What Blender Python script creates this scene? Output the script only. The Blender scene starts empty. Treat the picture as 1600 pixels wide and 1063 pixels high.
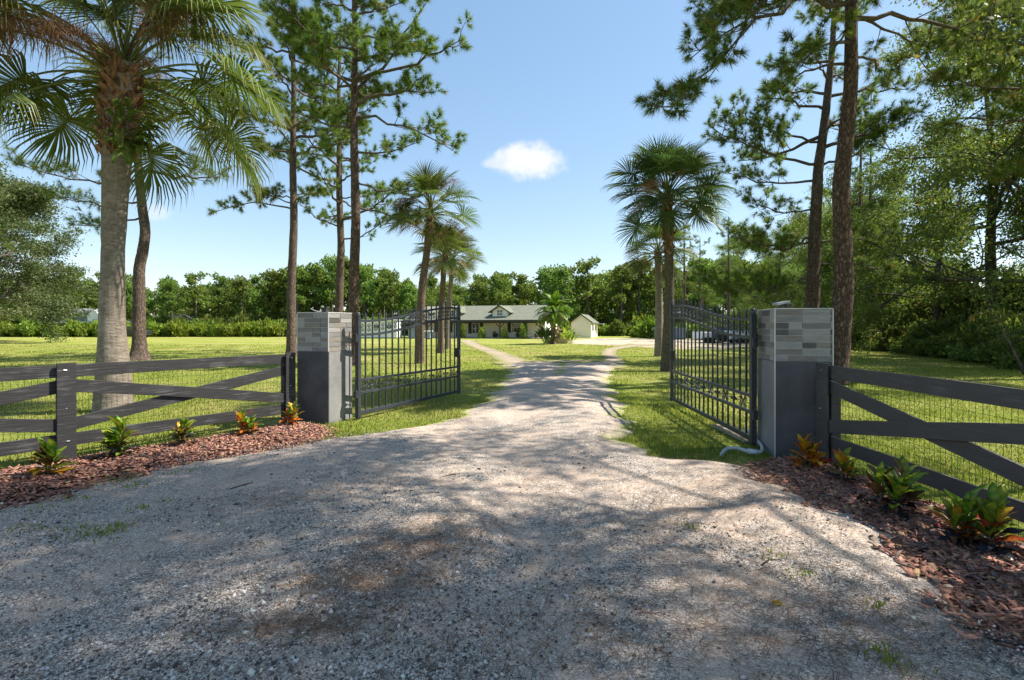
import bpy, math, random
import numpy as np
from mathutils import Vector, Matrix, Euler, Quaternion

# ------------------------------------------------------------------ camera, sky, sun, exposure
SC = bpy.context.scene
COL = SC.collection
F, HY, CAMZ = 800.0, 509.0, 1.55          # focal length and horizon in photograph pixels, eye height in metres
cam_data = bpy.data.cameras.new('camera')
cam_data.lens = 18.0
cam_data.sensor_width = 36.0
cam_data.shift_y = -22.5 / 1600.0
cam_data.clip_start = 0.05
cam_data.clip_end = 3000.0
cam = bpy.data.objects.new('camera', cam_data)
COL.objects.link(cam)
cam.location = (0, 0, CAMZ)
cam.rotation_euler = (math.pi / 2, 0, 0)
SC.camera = cam

SUN_AZ, SUN_EL = math.radians(10.0), math.radians(51.0)      # azimuth measured from +X towards +Y
SUN_DIR = Vector((math.cos(SUN_AZ) * math.cos(SUN_EL), math.sin(SUN_AZ) * math.cos(SUN_EL), math.sin(SUN_EL)))
sun_data = bpy.data.lights.new('sun', 'SUN')
sun_data.energy = 3.25
sun_data.angle = math.radians(0.55)
sun_data.color = (1.0, 0.94, 0.84)
sun = bpy.data.objects.new('sun', sun_data)
COL.objects.link(sun)
sun.rotation_euler = SUN_DIR.to_track_quat('Z', 'Y').to_euler()
sun.location = SUN_DIR * 60

world = bpy.data.worlds.new('World')
SC.world = world
world.use_nodes = True
wn = world.node_tree
wn.nodes.clear()


def N(nt, typ, inp=None, **attrs):
    n = nt.nodes.new(typ)
    for k, v in attrs.items():
        setattr(n, k, v)
    for k, v in (inp or {}).items():
        s = n.inputs[k]
        if isinstance(v, bpy.types.NodeSocket):
            nt.links.new(v, s)
        else:
            s.default_value = v
    return n


def M_(nt, op, a, b=None, c=None, clamp=False):
    d = {0: a}
    if b is not None:
        d[1] = b
    if c is not None:
        d[2] = c
    return N(nt, 'ShaderNodeMath', d, operation=op, use_clamp=clamp).outputs[0]


def MIX(nt, fac, a, b, blend='MIX'):
    n = nt.nodes.new('ShaderNodeMix')
    n.data_type = 'RGBA'
    n.blend_type = blend
    for i, v in ((0, fac), (6, a), (7, b)):
        if isinstance(v, bpy.types.NodeSocket):
            nt.links.new(v, n.inputs[i])
        elif i == 0:
            n.inputs[0].default_value = v
        else:
            n.inputs[i].default_value = (*v[:3], 1.0)
    return n.outputs[2]


def RAMP(nt, fac, stops, interp='LINEAR'):
    n = N(nt, 'ShaderNodeValToRGB', {0: fac})
    cr = n.color_ramp
    cr.interpolation = interp
    while len(cr.elements) < len(stops):
        cr.elements.new(0.5)
    for e, (p, c) in zip(cr.elements, stops):
        e.position = p
        e.color = (*c, 1.0) if len(c) == 3 else c
    return n.outputs[0]


sky = N(wn, 'ShaderNodeTexSky', sky_type='NISHITA')
sky.sun_disc = False
sky.sun_elevation = SUN_EL
sky.sun_rotation = math.pi / 2 - SUN_AZ
sky.air_density = 1.0
sky.dust_density = 0.35
sky.ozone_density = 2.0
wtc = N(wn, 'ShaderNodeTexCoord')
wsep = N(wn, 'ShaderNodeSeparateXYZ', {0: wtc.outputs['Generated']})
wy = M_(wn, 'MAXIMUM', wsep.outputs[1], 0.05)
wu = M_(wn, 'DIVIDE', wsep.outputs[0], wy)
wv = M_(wn, 'DIVIDE', wsep.outputs[2], wy)
wnoise = N(wn, 'ShaderNodeTexNoise', {'Vector': wtc.outputs['Generated'], 'Scale': 11.0, 'Detail': 5.0, 'Roughness': 0.55})
wnoise2 = N(wn, 'ShaderNodeTexNoise', {'Vector': wtc.outputs['Generated'], 'Scale': 30.0, 'Detail': 4.0, 'Roughness': 0.6})
wn_s = M_(wn, 'ADD', M_(wn, 'MULTIPLY', M_(wn, 'SUBTRACT', wnoise.outputs[0], 0.5), 2.2),
          M_(wn, 'MULTIPLY', M_(wn, 'SUBTRACT', wnoise2.outputs[0], 0.5), 1.6))


def cloud(u0, v0, su, sv, dens):
    du = M_(wn, 'DIVIDE', M_(wn, 'SUBTRACT', wu, u0), su)
    dv = M_(wn, 'DIVIDE', M_(wn, 'SUBTRACT', wv, v0), sv)
    r2 = M_(wn, 'ADD', M_(wn, 'POWER', M_(wn, 'ABSOLUTE', du), 2.0), M_(wn, 'POWER', M_(wn, 'ABSOLUTE', dv), 2.0))
    m = M_(wn, 'SUBTRACT', 1.0, r2)
    m = M_(wn, 'ADD', m, wn_s)
    n = N(wn, 'ShaderNodeMapRange', {0: m, 1: 0.0, 2: 1.0, 3: 0.0, 4: dens}, interpolation_type='SMOOTHSTEP')
    return n.outputs[0]


cl = cloud(0.035, 0.322, 0.088, 0.042, 0.93)
for a in ((0.077, 0.323, 0.04, 0.022, 0.5), (-0.02, 0.318, 0.045, 0.017, 0.6), (-0.695, 0.222, 0.035, 0.02, 0.45), (-0.79, 0.125, 0.12, 0.02, 0.25)):
    cl = M_(wn, 'MAXIMUM', cl, cloud(*a))
SKY_STRENGTH = 0.112
cl = M_(wn, 'MULTIPLY', cl, M_(wn, 'GREATER_THAN', wsep.outputs[1], 0.05))
# the whole sky a little deeper in colour and softer in contrast
sky_sat = N(wn, 'ShaderNodeHueSaturation', {'Color': sky.outputs[0], 'Saturation': 1.2})
sky_soft = N(wn, 'ShaderNodeGamma', {'Color': sky_sat.outputs[0], 'Gamma': 0.62})
sky_col = MIX(wn, cl, sky_soft.outputs[0], (2.75, 2.78, 2.85))
bg = N(wn, 'ShaderNodeBackground', {'Color': sky_col, 'Strength': SKY_STRENGTH})
wo = N(wn, 'ShaderNodeOutputWorld', {'Surface': bg.outputs[0]})

vs = SC.view_settings
vs.view_transform = 'Standard'
vs.look = 'None'
vs.exposure = 1.76
vs.gamma = 1.0
vs.use_curve_mapping = False
SC.cycles.max_bounces = 6
SC.cycles.transparent_max_bounces = 4
SC.cycles.caustics_reflective = False
SC.cycles.caustics_refractive = False
SC.cycles.use_denoising = True


# ------------------------------------------------------------------ helpers
def gp(px, py):
    """ground point seen at a photograph pixel"""
    y = F * CAMZ / (py - HY)
    return ((px - 800.0) / F * y, y)


def at(px, py, y):
    return Vector(((px - 800.0) * y / F, y, CAMZ - (py - HY) * y / F))


def new_obj(name, data, parent=None, loc=None, rot=None, scale=None):
    o = bpy.data.objects.new(name, data)
    COL.objects.link(o)
    if parent is not None:
        o.parent = parent
    if loc is not None:
        o.location = loc
    if rot is not None:
        o.rotation_euler = rot
    if scale is not None:
        o.scale = scale if hasattr(scale, '__len__') else (scale,) * 3
    return o


def tag(o, label, cat, group=None):
    o['label'] = label
    o['category'] = cat
    if group:
        o['group'] = group
    return o


def thing(name, label, cat, loc=(0, 0, 0), rz=0.0, group=None):
    o = new_obj(name, None, loc=loc, rot=(0, 0, rz))
    o.empty_display_size = 0.2
    return tag(o, label, cat, group)


class MB:
    """collects shapes into one mesh"""

    def __init__(self):
        self.v, self.f, self.m = [], [], []

    def add(self, verts, faces, mi=0):
        b = len(self.v)
        self.v.extend([tuple(p) for p in verts])
        for f in faces:
            self.f.append(tuple(i + b for i in f))
            self.m.append(mi)

    def box(self, x0, x1, y0, y1, z0, z1, mi=0):
        self.add([(x0, y0, z0), (x1, y0, z0), (x1, y1, z0), (x0, y1, z0), (x0, y0, z1), (x1, y0, z1), (x1, y1, z1), (x0, y1, z1)],
                 [(0, 3, 2, 1), (4, 5, 6, 7), (0, 1, 5, 4), (1, 2, 6, 5), (2, 3, 7, 6), (3, 0, 4, 7)], mi)

    def bar(self, p0, p1, w, h, up=(0, 0, 1), mi=0):
        """box from p0 to p1, w across (perpendicular to up), h along up"""
        p0, p1 = Vector(p0), Vector(p1)
        d = (p1 - p0).normalized()
        s = d.cross(Vector(up)).normalized() * (w / 2)
        u = s.cross(d).normalized() * (h / 2)
        vs_ = []
        for p in (p0, p1):
            vs_ += [p - s - u, p + s - u, p + s + u, p - s + u]
        self.add(vs_, [(0, 1, 2, 3), (7, 6, 5, 4), (0, 4, 5, 1), (1, 5, 6, 2), (2, 6, 7, 3), (3, 7, 4, 0)], mi)

    def tube(self, P, R, n=6, cap=True, mi=0):
        P = [Vector(p) for p in P]
        if not hasattr(R, '__len__'):
            R = [R] * len(P)
        tot = (P[-1] - P[0])
        if tot.length < 1e-6:
            tot = P[1] - P[0]
        ax = Vector((0, 0, 1)) if abs(tot.normalized().z) < 0.8 else Vector((1, 0, 0))
        vs_ = []
        for i, p in enumerate(P):
            t = (P[min(i + 1, len(P) - 1)] - P[max(i - 1, 0)])
            t = t.normalized() if t.length > 1e-9 else tot.normalized()
            s = t.cross(ax)
            s = s.normalized() if s.length > 1e-6 else t.orthogonal().normalized()
            u = s.cross(t)
            for k in range(n):
                a = 2 * math.pi * k / n
                vs_.append(p + (s * math.cos(a) + u * math.sin(a)) * R[i])
        fs = []
        for i in range(len(P) - 1):
            for k in range(n):
                k2 = (k + 1) % n
                fs.append((i * n + k, i * n + k2, (i + 1) * n + k2, (i + 1) * n + k))
        if cap:
            fs.append(tuple(range(n))[::-1])
            fs.append(tuple((len(P) - 1) * n + k for k in range(n)))
        self.add(vs_, fs, mi)

    def lathe(self, prof, n=16, c=(0, 0, 0), mi=0):
        vs_, fs = [], []
        for r, z in prof:
            for k in range(n):
                a = 2 * math.pi * k / n
                vs_.append((c[0] + r * math.cos(a), c[1] + r * math.sin(a), c[2] + z))
        for i in range(len(prof) - 1):
            for k in range(n):
                k2 = (k + 1) % n
                fs.append((i * n + k, i * n + k2, (i + 1) * n + k2, (i + 1) * n + k))
        self.add(vs_, fs, mi)

    def mesh(self, name, mats, smooth=False):
        me = bpy.data.meshes.new(name)
        me.from_pydata(self.v, [], self.f)
        for m in (mats if isinstance(mats, (list, tuple)) else [mats]):
            me.materials.append(m)
        me.polygons.foreach_set('material_index', self.m)
        if smooth:
            me.polygons.foreach_set('use_smooth', [True] * len(self.f))
        me.update()
        return me

    def obj(self, name, mats, parent=None, smooth=False, bevel=0.0, **kw):
        o = new_obj(name, self.mesh(name, mats, smooth), parent, **kw)
        if bevel:
            b = o.modifiers.new('bevel', 'BEVEL')
            b.width = bevel
            b.segments = 2
            b.limit_method = 'ANGLE'
        return o


def np_mesh(name, V, Fc, mat, col=None, smooth=False):
    V = np.asarray(V, dtype=np.float32).reshape(-1, 3)
    Fc = np.asarray(Fc, dtype=np.int32)
    k = Fc.shape[1]
    me = bpy.data.meshes.new(name)
    me.vertices.add(len(V))
    me.vertices.foreach_set('co', V.ravel())
    me.loops.add(Fc.size)
    me.loops.foreach_set('vertex_index', Fc.ravel())
    me.polygons.add(len(Fc))
    me.polygons.foreach_set('loop_start', np.arange(0, Fc.size, k, dtype=np.int32))
    if smooth:
        me.polygons.foreach_set('use_smooth', np.ones(len(Fc), dtype=bool))
    me.update(calc_edges=True)
    if col is not None:
        a = me.attributes.new('Col', 'FLOAT_COLOR', 'POINT')
        c = np.ones((len(V), 4), dtype=np.float32)
        c[:, :3] = col
        a.data.foreach_set('color', c.ravel())
    for m in (mat if isinstance(mat, (list, tuple)) else [mat]):
        me.materials.append(m)
    return me


def unit(a):
    return a / np.maximum(np.linalg.norm(a, axis=-1, keepdims=True), 1e-9)


# ------------------------------------------------------------------ materials
def mat_new(name):
    m = bpy.data.materials.new(name)
    m.use_nodes = True
    nt = m.node_tree
    nt.nodes.clear()
    return m, nt


def finish(nt, shader, disp=None):
    o = N(nt, 'ShaderNodeOutputMaterial', {'Surface': shader})
    return o


def mat_basic(name, c1, c2=None, scale=8.0, rough=0.7, metal=0.0, bump=0.0, stretch=(1, 1, 1), spec=0.4, bscale=None, detail=6.0, lo=0.35, hi=0.65, rnd=0.0):
    """principled with noise-mixed colours and bump, object space"""
    m, nt = mat_new(name)
    c2 = c2 or c1
    tc = N(nt, 'ShaderNodeTexCoord')
    mp = N(nt, 'ShaderNodeMapping', {'Vector': tc.outputs['Object'], 'Scale': stretch})
    if rnd:
        oi = N(nt, 'ShaderNodeObjectInfo')
        off = N(nt, 'ShaderNodeVectorMath', {0: mp.outputs[0], 1: N(nt, 'ShaderNodeCombineXYZ', {0: M_(nt, 'MULTIPLY', oi.outputs['Random'], 37.0), 1: M_(nt, 'MULTIPLY', oi.outputs['Random'], 91.0)}).outputs[0]}, operation='ADD')
        vec = off.outputs[0]
    else:
        vec = mp.outputs[0]
    nz = N(nt, 'ShaderNodeTexNoise', {'Vector': vec, 'Scale': scale, 'Detail': detail, 'Roughness': 0.6})
    f = N(nt, 'ShaderNodeMapRange', {0: nz.outputs[0], 1: lo, 2: hi})
    col = MIX(nt, f.outputs[0], c1, c2)
    if rnd:
        hsv = N(nt, 'ShaderNodeHueSaturation', {'Color': col, 'Value': M_(nt, 'MULTIPLY_ADD', oi.outputs['Random'], 2 * rnd, 1 - rnd)})
        col = hsv.outputs[0]
    p = N(nt, 'ShaderNodeBsdfPrincipled', {'Base Color': col, 'Roughness': rough, 'Metallic': metal, 'Specular IOR Level': spec})
    if bump:
        nb = N(nt, 'ShaderNodeTexNoise', {'Vector': vec, 'Scale': bscale or scale * 3, 'Detail': 6.0, 'Roughness': 0.65})
        b = N(nt, 'ShaderNodeBump', {'Height': nb.outputs[0], 'Strength': 1.0, 'Distance': bump})
        nt.links.new(b.outputs[0], p.inputs['Normal'])
    finish(nt, p.outputs[0])
    return m


def mat_leaf(name, dark, light, alt=None, trans=0.35, rough=0.5, objvar=0.12, tr_tint=(1.15, 1.15, 0.7)):
    """foliage: point attribute Col.r mixes dark-light leaves, Col.g brings in the alt colour (dry, young)"""
    m, nt = mat_new(name)
    at_ = N(nt, 'ShaderNodeAttribute', attribute_name='Col')
    sp = N(nt, 'ShaderNodeSeparateColor', {0: at_.outputs['Color']})
    col = MIX(nt, sp.outputs[0], dark, light)
    if alt:
        col = MIX(nt, sp.outputs[1], col, alt)
    oi = N(nt, 'ShaderNodeObjectInfo')
    hsv = N(nt, 'ShaderNodeHueSaturation', {'Color': col, 'Hue': M_(nt, 'MULTIPLY_ADD', oi.outputs['Random'], objvar * 0.2, 0.5 - objvar * 0.1),
                                            'Value': M_(nt, 'MULTIPLY_ADD', oi.outputs['Random'], 2 * objvar, 1 - objvar)})
    col = hsv.outputs[0]
    p = N(nt, 'ShaderNodeBsdfPrincipled', {'Base Color': col, 'Roughness': rough, 'Specular IOR Level': 0.2})
    tcol = MIX(nt, 1.0, col, tr_tint, 'MULTIPLY')
    t = N(nt, 'ShaderNodeBsdfTranslucent', {'Color': tcol})
    mx = N(nt, 'ShaderNodeMixShader', {0: trans, 1: p.outputs[0], 2: t.outputs[0]})
    finish(nt, mx.outputs[0])
    return m


def mat_vcol(name, mul=(1, 1, 1), rough=0.85, noise=0.0, nscale=60.0, spec=0.3):
    m, nt = mat_new(name)
    at_ = N(nt, 'ShaderNodeAttribute', attribute_name='Col')
    col = MIX(nt, 1.0, at_.outputs['Color'], mul, 'MULTIPLY')
    p = N(nt, 'ShaderNodeBsdfPrincipled', {'Roughness': rough, 'Specular IOR Level': spec})
    if noise:
        tc = N(nt, 'ShaderNodeTexCoord')
        nz = N(nt, 'ShaderNodeTexNoise', {'Vector': tc.outputs['Object'], 'Scale': nscale, 'Detail': 5.0})
        v = N(nt, 'ShaderNodeMapRange', {0: nz.outputs[0], 1: 0.3, 2: 0.7, 3: 1 - noise, 4: 1 + noise})
        hs = N(nt, 'ShaderNodeHueSaturation', {'Color': col, 'Value': v.outputs[0]})
        col = hs.outputs[0]
        b = N(nt, 'ShaderNodeBump', {'Height': nz.outputs[0], 'Strength': 0.6, 'Distance': 0.004})
        nt.links.new(b.outputs[0], p.inputs['Normal'])
    nt.links.new(col, p.inputs['Base Color'])
    finish(nt, p.outputs[0])
    return m


def mat_bark(name, c1, c2, c3, vscale=9.0, stretch=(1, 1, 0.25), bump=0.03):
    """plated bark: irregular stretched plates with soft dark fissures and flaky grain"""
    m, nt = mat_new(name)
    tc = N(nt, 'ShaderNodeTexCoord')
    nz0 = N(nt, 'ShaderNodeTexNoise', {'Vector': tc.outputs['Object'], 'Scale': 7.0, 'Detail': 5.0, 'Roughness': 0.7})
    warp = N(nt, 'ShaderNodeVectorMath', {0: tc.outputs['Object'], 1: N(nt, 'ShaderNodeVectorMath', {0: nz0.outputs['Color'], 1: (0.16, 0.16, 0.3)}, operation='MULTIPLY').outputs[0]}, operation='ADD')
    mp = N(nt, 'ShaderNodeMapping', {'Vector': warp.outputs[0], 'Scale': stretch})
    vo = N(nt, 'ShaderNodeTexVoronoi', {'Vector': mp.outputs[0], 'Scale': vscale}, feature='DISTANCE_TO_EDGE')
    vc = N(nt, 'ShaderNodeTexVoronoi', {'Vector': mp.outputs[0], 'Scale': vscale})
    nz = N(nt, 'ShaderNodeTexNoise', {'Vector': mp.outputs[0], 'Scale': vscale * 2.2, 'Detail': 8.0, 'Roughness': 0.75})
    crack = N(nt, 'ShaderNodeMapRange', {0: M_(nt, 'ADD', vo.outputs['Distance'], M_(nt, 'MULTIPLY', M_(nt, 'SUBTRACT', nz.outputs[0], 0.5), 0.5)), 1: -0.05, 2: 0.22})
    plate = MIX(nt, N(nt, 'ShaderNodeSeparateColor', {0: vc.outputs['Color']}).outputs[0], c2, c3)
    plate = MIX(nt, N(nt, 'ShaderNodeMapRange', {0: nz.outputs[0], 1: 0.48, 2: 0.75}).outputs[0], plate, c1)
    col = MIX(nt, crack.outputs[0], c1, plate)
    p = N(nt, 'ShaderNodeBsdfPrincipled', {'Base Color': col, 'Roughness': 0.9, 'Specular IOR Level': 0.15})
    h = M_(nt, 'ADD', crack.outputs[0], M_(nt, 'MULTIPLY', nz.outputs[0], 0.8))
    b = N(nt, 'ShaderNodeBump', {'Height': h, 'Strength': 1.0, 'Distance': bump})
    nt.links.new(b.outputs[0], p.inputs['Normal'])
    finish(nt, p.outputs[0])
    return m


MAT = {}
MAT['needles'] = mat_leaf('pine_needles', (0.05, 0.10, 0.02), (0.215, 0.28, 0.06), (0.24, 0.14, 0.055), trans=0.45, rough=0.5)
MAT['far_leaf'] = mat_leaf('far_foliage', (0.07, 0.125, 0.026), (0.21, 0.28, 0.056), (0.26, 0.23, 0.12), trans=0.47, rough=0.6, objvar=0.22)
MAT['oak_leaf'] = mat_leaf('oak_leaf', (0.06, 0.11, 0.028), (0.19, 0.25, 0.062), (0.28, 0.2, 0.06), trans=0.52, rough=0.5, objvar=0.2)
MAT['grey_leaf'] = mat_leaf('grey_green_leaf', (0.05, 0.085, 0.03), (0.16, 0.19, 0.08), (0.18, 0.15, 0.08), trans=0.4, rough=0.5, objvar=0.2)
MAT['shrub_leaf'] = mat_leaf('shrub_leaf', (0.08, 0.15, 0.018), (0.28, 0.36, 0.05), (0.25, 0.22, 0.06), trans=0.45, rough=0.5, objvar=0.15)
MAT['palm_leaf'] = mat_leaf('palm_leaf', (0.045, 0.085, 0.02), (0.17, 0.21, 0.06), (0.34, 0.27, 0.13), trans=0.33, rough=0.4, objvar=0.2)
MAT['blue_palm'] = mat_leaf('deep_green_palm_leaf', (0.03, 0.07, 0.024), (0.11, 0.165, 0.055), (0.24, 0.19, 0.09), trans=0.3, rough=0.4, objvar=0.2)
MAT['date_palm'] = mat_leaf('bright_palm_leaf', (0.06, 0.13, 0.015), (0.21, 0.32, 0.04), (0.38, 0.30, 0.05), trans=0.35, rough=0.4, objvar=0.1)
MAT['dead_palm'] = mat_leaf('dry_palm_leaf', (0.16, 0.10, 0.05), (0.34, 0.25, 0.14), None, trans=0.25, rough=0.8, objvar=0.2)
MAT['fruit_stalk'] = mat_leaf('dry_fruit_stalk', (0.15, 0.075, 0.045), (0.36, 0.22, 0.13), None, trans=0.1, rough=0.8)
MAT['grass'] = mat_leaf('grass_blade', (0.13, 0.185, 0.02), (0.30, 0.33, 0.06), (0.44, 0.36, 0.17), trans=0.38, rough=0.6, objvar=0.0)
MAT['pine_bark'] = mat_bark('pine_bark', (0.06, 0.045, 0.038), (0.17, 0.12, 0.092), (0.27, 0.2, 0.16), 17.0, (1, 1, 0.28), 0.03)
MAT['red_bark'] = mat_bark('reddish_pine_bark', (0.055, 0.037, 0.03), (0.17, 0.108, 0.08), (0.28, 0.19, 0.15), 17.0, (1, 1, 0.28), 0.03)
MAT['oak_bark'] = mat_bark('oak_bark', (0.04, 0.035, 0.03), (0.13, 0.115, 0.095), (0.2, 0.18, 0.155), 14.0, (1, 1, 0.3), 0.015)
MAT['limb'] = mat_basic('pine_limb', (0.055, 0.042, 0.036), (0.17, 0.13, 0.11), 14.0, 0.9, bump=0.006, spec=0.15)
MAT['far_bark'] = mat_basic('far_trunk_bark', (0.07, 0.055, 0.045), (0.19, 0.155, 0.13), 3.0, 0.95, spec=0.1)


def mat_palm_trunk(name, c1, c2, c3):
    m, nt = mat_new(name)
    tc = N(nt, 'ShaderNodeTexCoord')
    nz = N(nt, 'ShaderNodeTexNoise', {'Vector': tc.outputs['Object'], 'Scale': 3.2, 'Detail': 10.0, 'Roughness': 0.72})
    mp = N(nt, 'ShaderNodeMapping', {'Vector': tc.outputs['Object'], 'Scale': (2.4, 2.4, 5.5)})
    nr = N(nt, 'ShaderNodeTexNoise', {'Vector': mp.outputs[0], 'Scale': 3.4, 'Detail': 9.0, 'Roughness': 0.75, 'Distortion': 0.5})
    mp2 = N(nt, 'ShaderNodeMapping', {'Vector': tc.outputs['Object'], 'Scale': (22.0, 22.0, 2.0)})
    nf = N(nt, 'ShaderNodeTexNoise', {'Vector': mp2.outputs[0], 'Scale': 1.0, 'Detail': 4.0})
    col = MIX(nt, N(nt, 'ShaderNodeMapRange', {0: nr.outputs[0], 1: 0.38, 2: 0.62}).outputs[0], c1, c2)
    col = MIX(nt, N(nt, 'ShaderNodeMapRange', {0: nz.outputs[0], 1: 0.5, 2: 0.72}).outputs[0], col, c3)
    col = MIX(nt, N(nt, 'ShaderNodeMapRange', {0: nf.outputs[0], 1: 0.5, 2: 0.8, 4: 0.6}).outputs[0], col, c1)
    p = N(nt, 'ShaderNodeBsdfPrincipled', {'Base Color': col, 'Roughness': 0.9, 'Specular IOR Level': 0.15})
    h = M_(nt, 'ADD', nr.outputs[0], M_(nt, 'MULTIPLY', nf.outputs[0], 0.5))
    b = N(nt, 'ShaderNodeBump', {'Height': h, 'Strength': 1.0, 'Distance': 0.03})
    nt.links.new(b.outputs[0], p.inputs['Normal'])
    finish(nt, p.outputs[0])
    return m


MAT['palm_trunk'] = mat_palm_trunk('grey_palm_trunk', (0.15, 0.12, 0.095), (0.29, 0.245, 0.20), (0.37, 0.32, 0.27))
MAT['palm_trunk_brown'] = mat_palm_trunk('brown_palm_trunk', (0.07, 0.048, 0.034), (0.2, 0.14, 0.1), (0.25, 0.19, 0.14))
MAT['palm_trunk_moss'] = mat_palm_trunk('mossy_palm_trunk', (0.055, 0.05, 0.03), (0.15, 0.12, 0.085), (0.12, 0.125, 0.06))
MAT['boot'] = mat_basic('palm_boot', (0.07, 0.034, 0.02), (0.27, 0.15, 0.085), 9.0, 0.85, bump=0.006, stretch=(1, 1, 0.4), spec=0.15, rnd=0.35)
MAT['petiole'] = mat_basic('palm_petiole', (0.16, 0.19, 0.05), (0.26, 0.24, 0.08), 4.0, 0.5)


# ------------------------------------------------------------------ setting: lawn, drive, tracks, beds
def mat_lawn():
    m, nt = mat_new('lawn_turf')
    tc = N(nt, 'ShaderNodeTexCoord')
    n1 = N(nt, 'ShaderNodeTexNoise', {'Vector': tc.outputs['Object'], 'Scale': 0.28, 'Detail': 7.0, 'Roughness': 0.6})
    n2 = N(nt, 'ShaderNodeTexNoise', {'Vector': tc.outputs['Object'], 'Scale': 5.0, 'Detail': 8.0, 'Roughness': 0.7})
    n3 = N(nt, 'ShaderNodeTexNoise', {'Vector': tc.outputs['Object'], 'Scale': 40.0, 'Detail': 4.0, 'Roughness': 0.7})
    col = MIX(nt, N(nt, 'ShaderNodeMapRange', {0: n2.outputs[0], 1: 0.35, 2: 0.65}).outputs[0], (0.15, 0.205, 0.026), (0.28, 0.315, 0.05))
    col = MIX(nt, N(nt, 'ShaderNodeMapRange', {0: n1.outputs[0], 1: 0.42, 2: 0.68, 4: 0.8}).outputs[0], col, (0.40, 0.34, 0.13))
    col = MIX(nt, N(nt, 'ShaderNodeMapRange', {0: n3.outputs[0], 1: 0.5, 2: 0.75, 4: 0.3}).outputs[0], col, (0.2, 0.16, 0.07))
    n4 = N(nt, 'ShaderNodeTexNoise', {'Vector': tc.outputs['Object'], 'Scale': 0.9, 'Detail': 8.0, 'Roughness': 0.75, 'Distortion': 0.8})
    col = MIX(nt, N(nt, 'ShaderNodeMapRange', {0: n4.outputs[0], 1: 0.55, 2: 0.72, 4: 0.6}).outputs[0], col, (0.085, 0.13, 0.02))
    col = MIX(nt, N(nt, 'ShaderNodeMapRange', {0: n4.outputs[0], 1: 0.42, 2: 0.3, 3: 0.0, 4: 0.7}).outputs[0], col, (0.30, 0.235, 0.13))
    p = N(nt, 'ShaderNodeBsdfPrincipled', {'Base Color': col, 'Roughness': 0.9, 'Specular IOR Level': 0.1})
    h = M_(nt, 'ADD', n3.outputs[0], n2.outputs[0])
    b = N(nt, 'ShaderNodeBump', {'Height': h, 'Strength': 1.0, 'Distance': 0.04})
    nt.links.new(b.outputs[0], p.inputs['Normal'])
    finish(nt, p.outputs[0])
    return m


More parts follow.
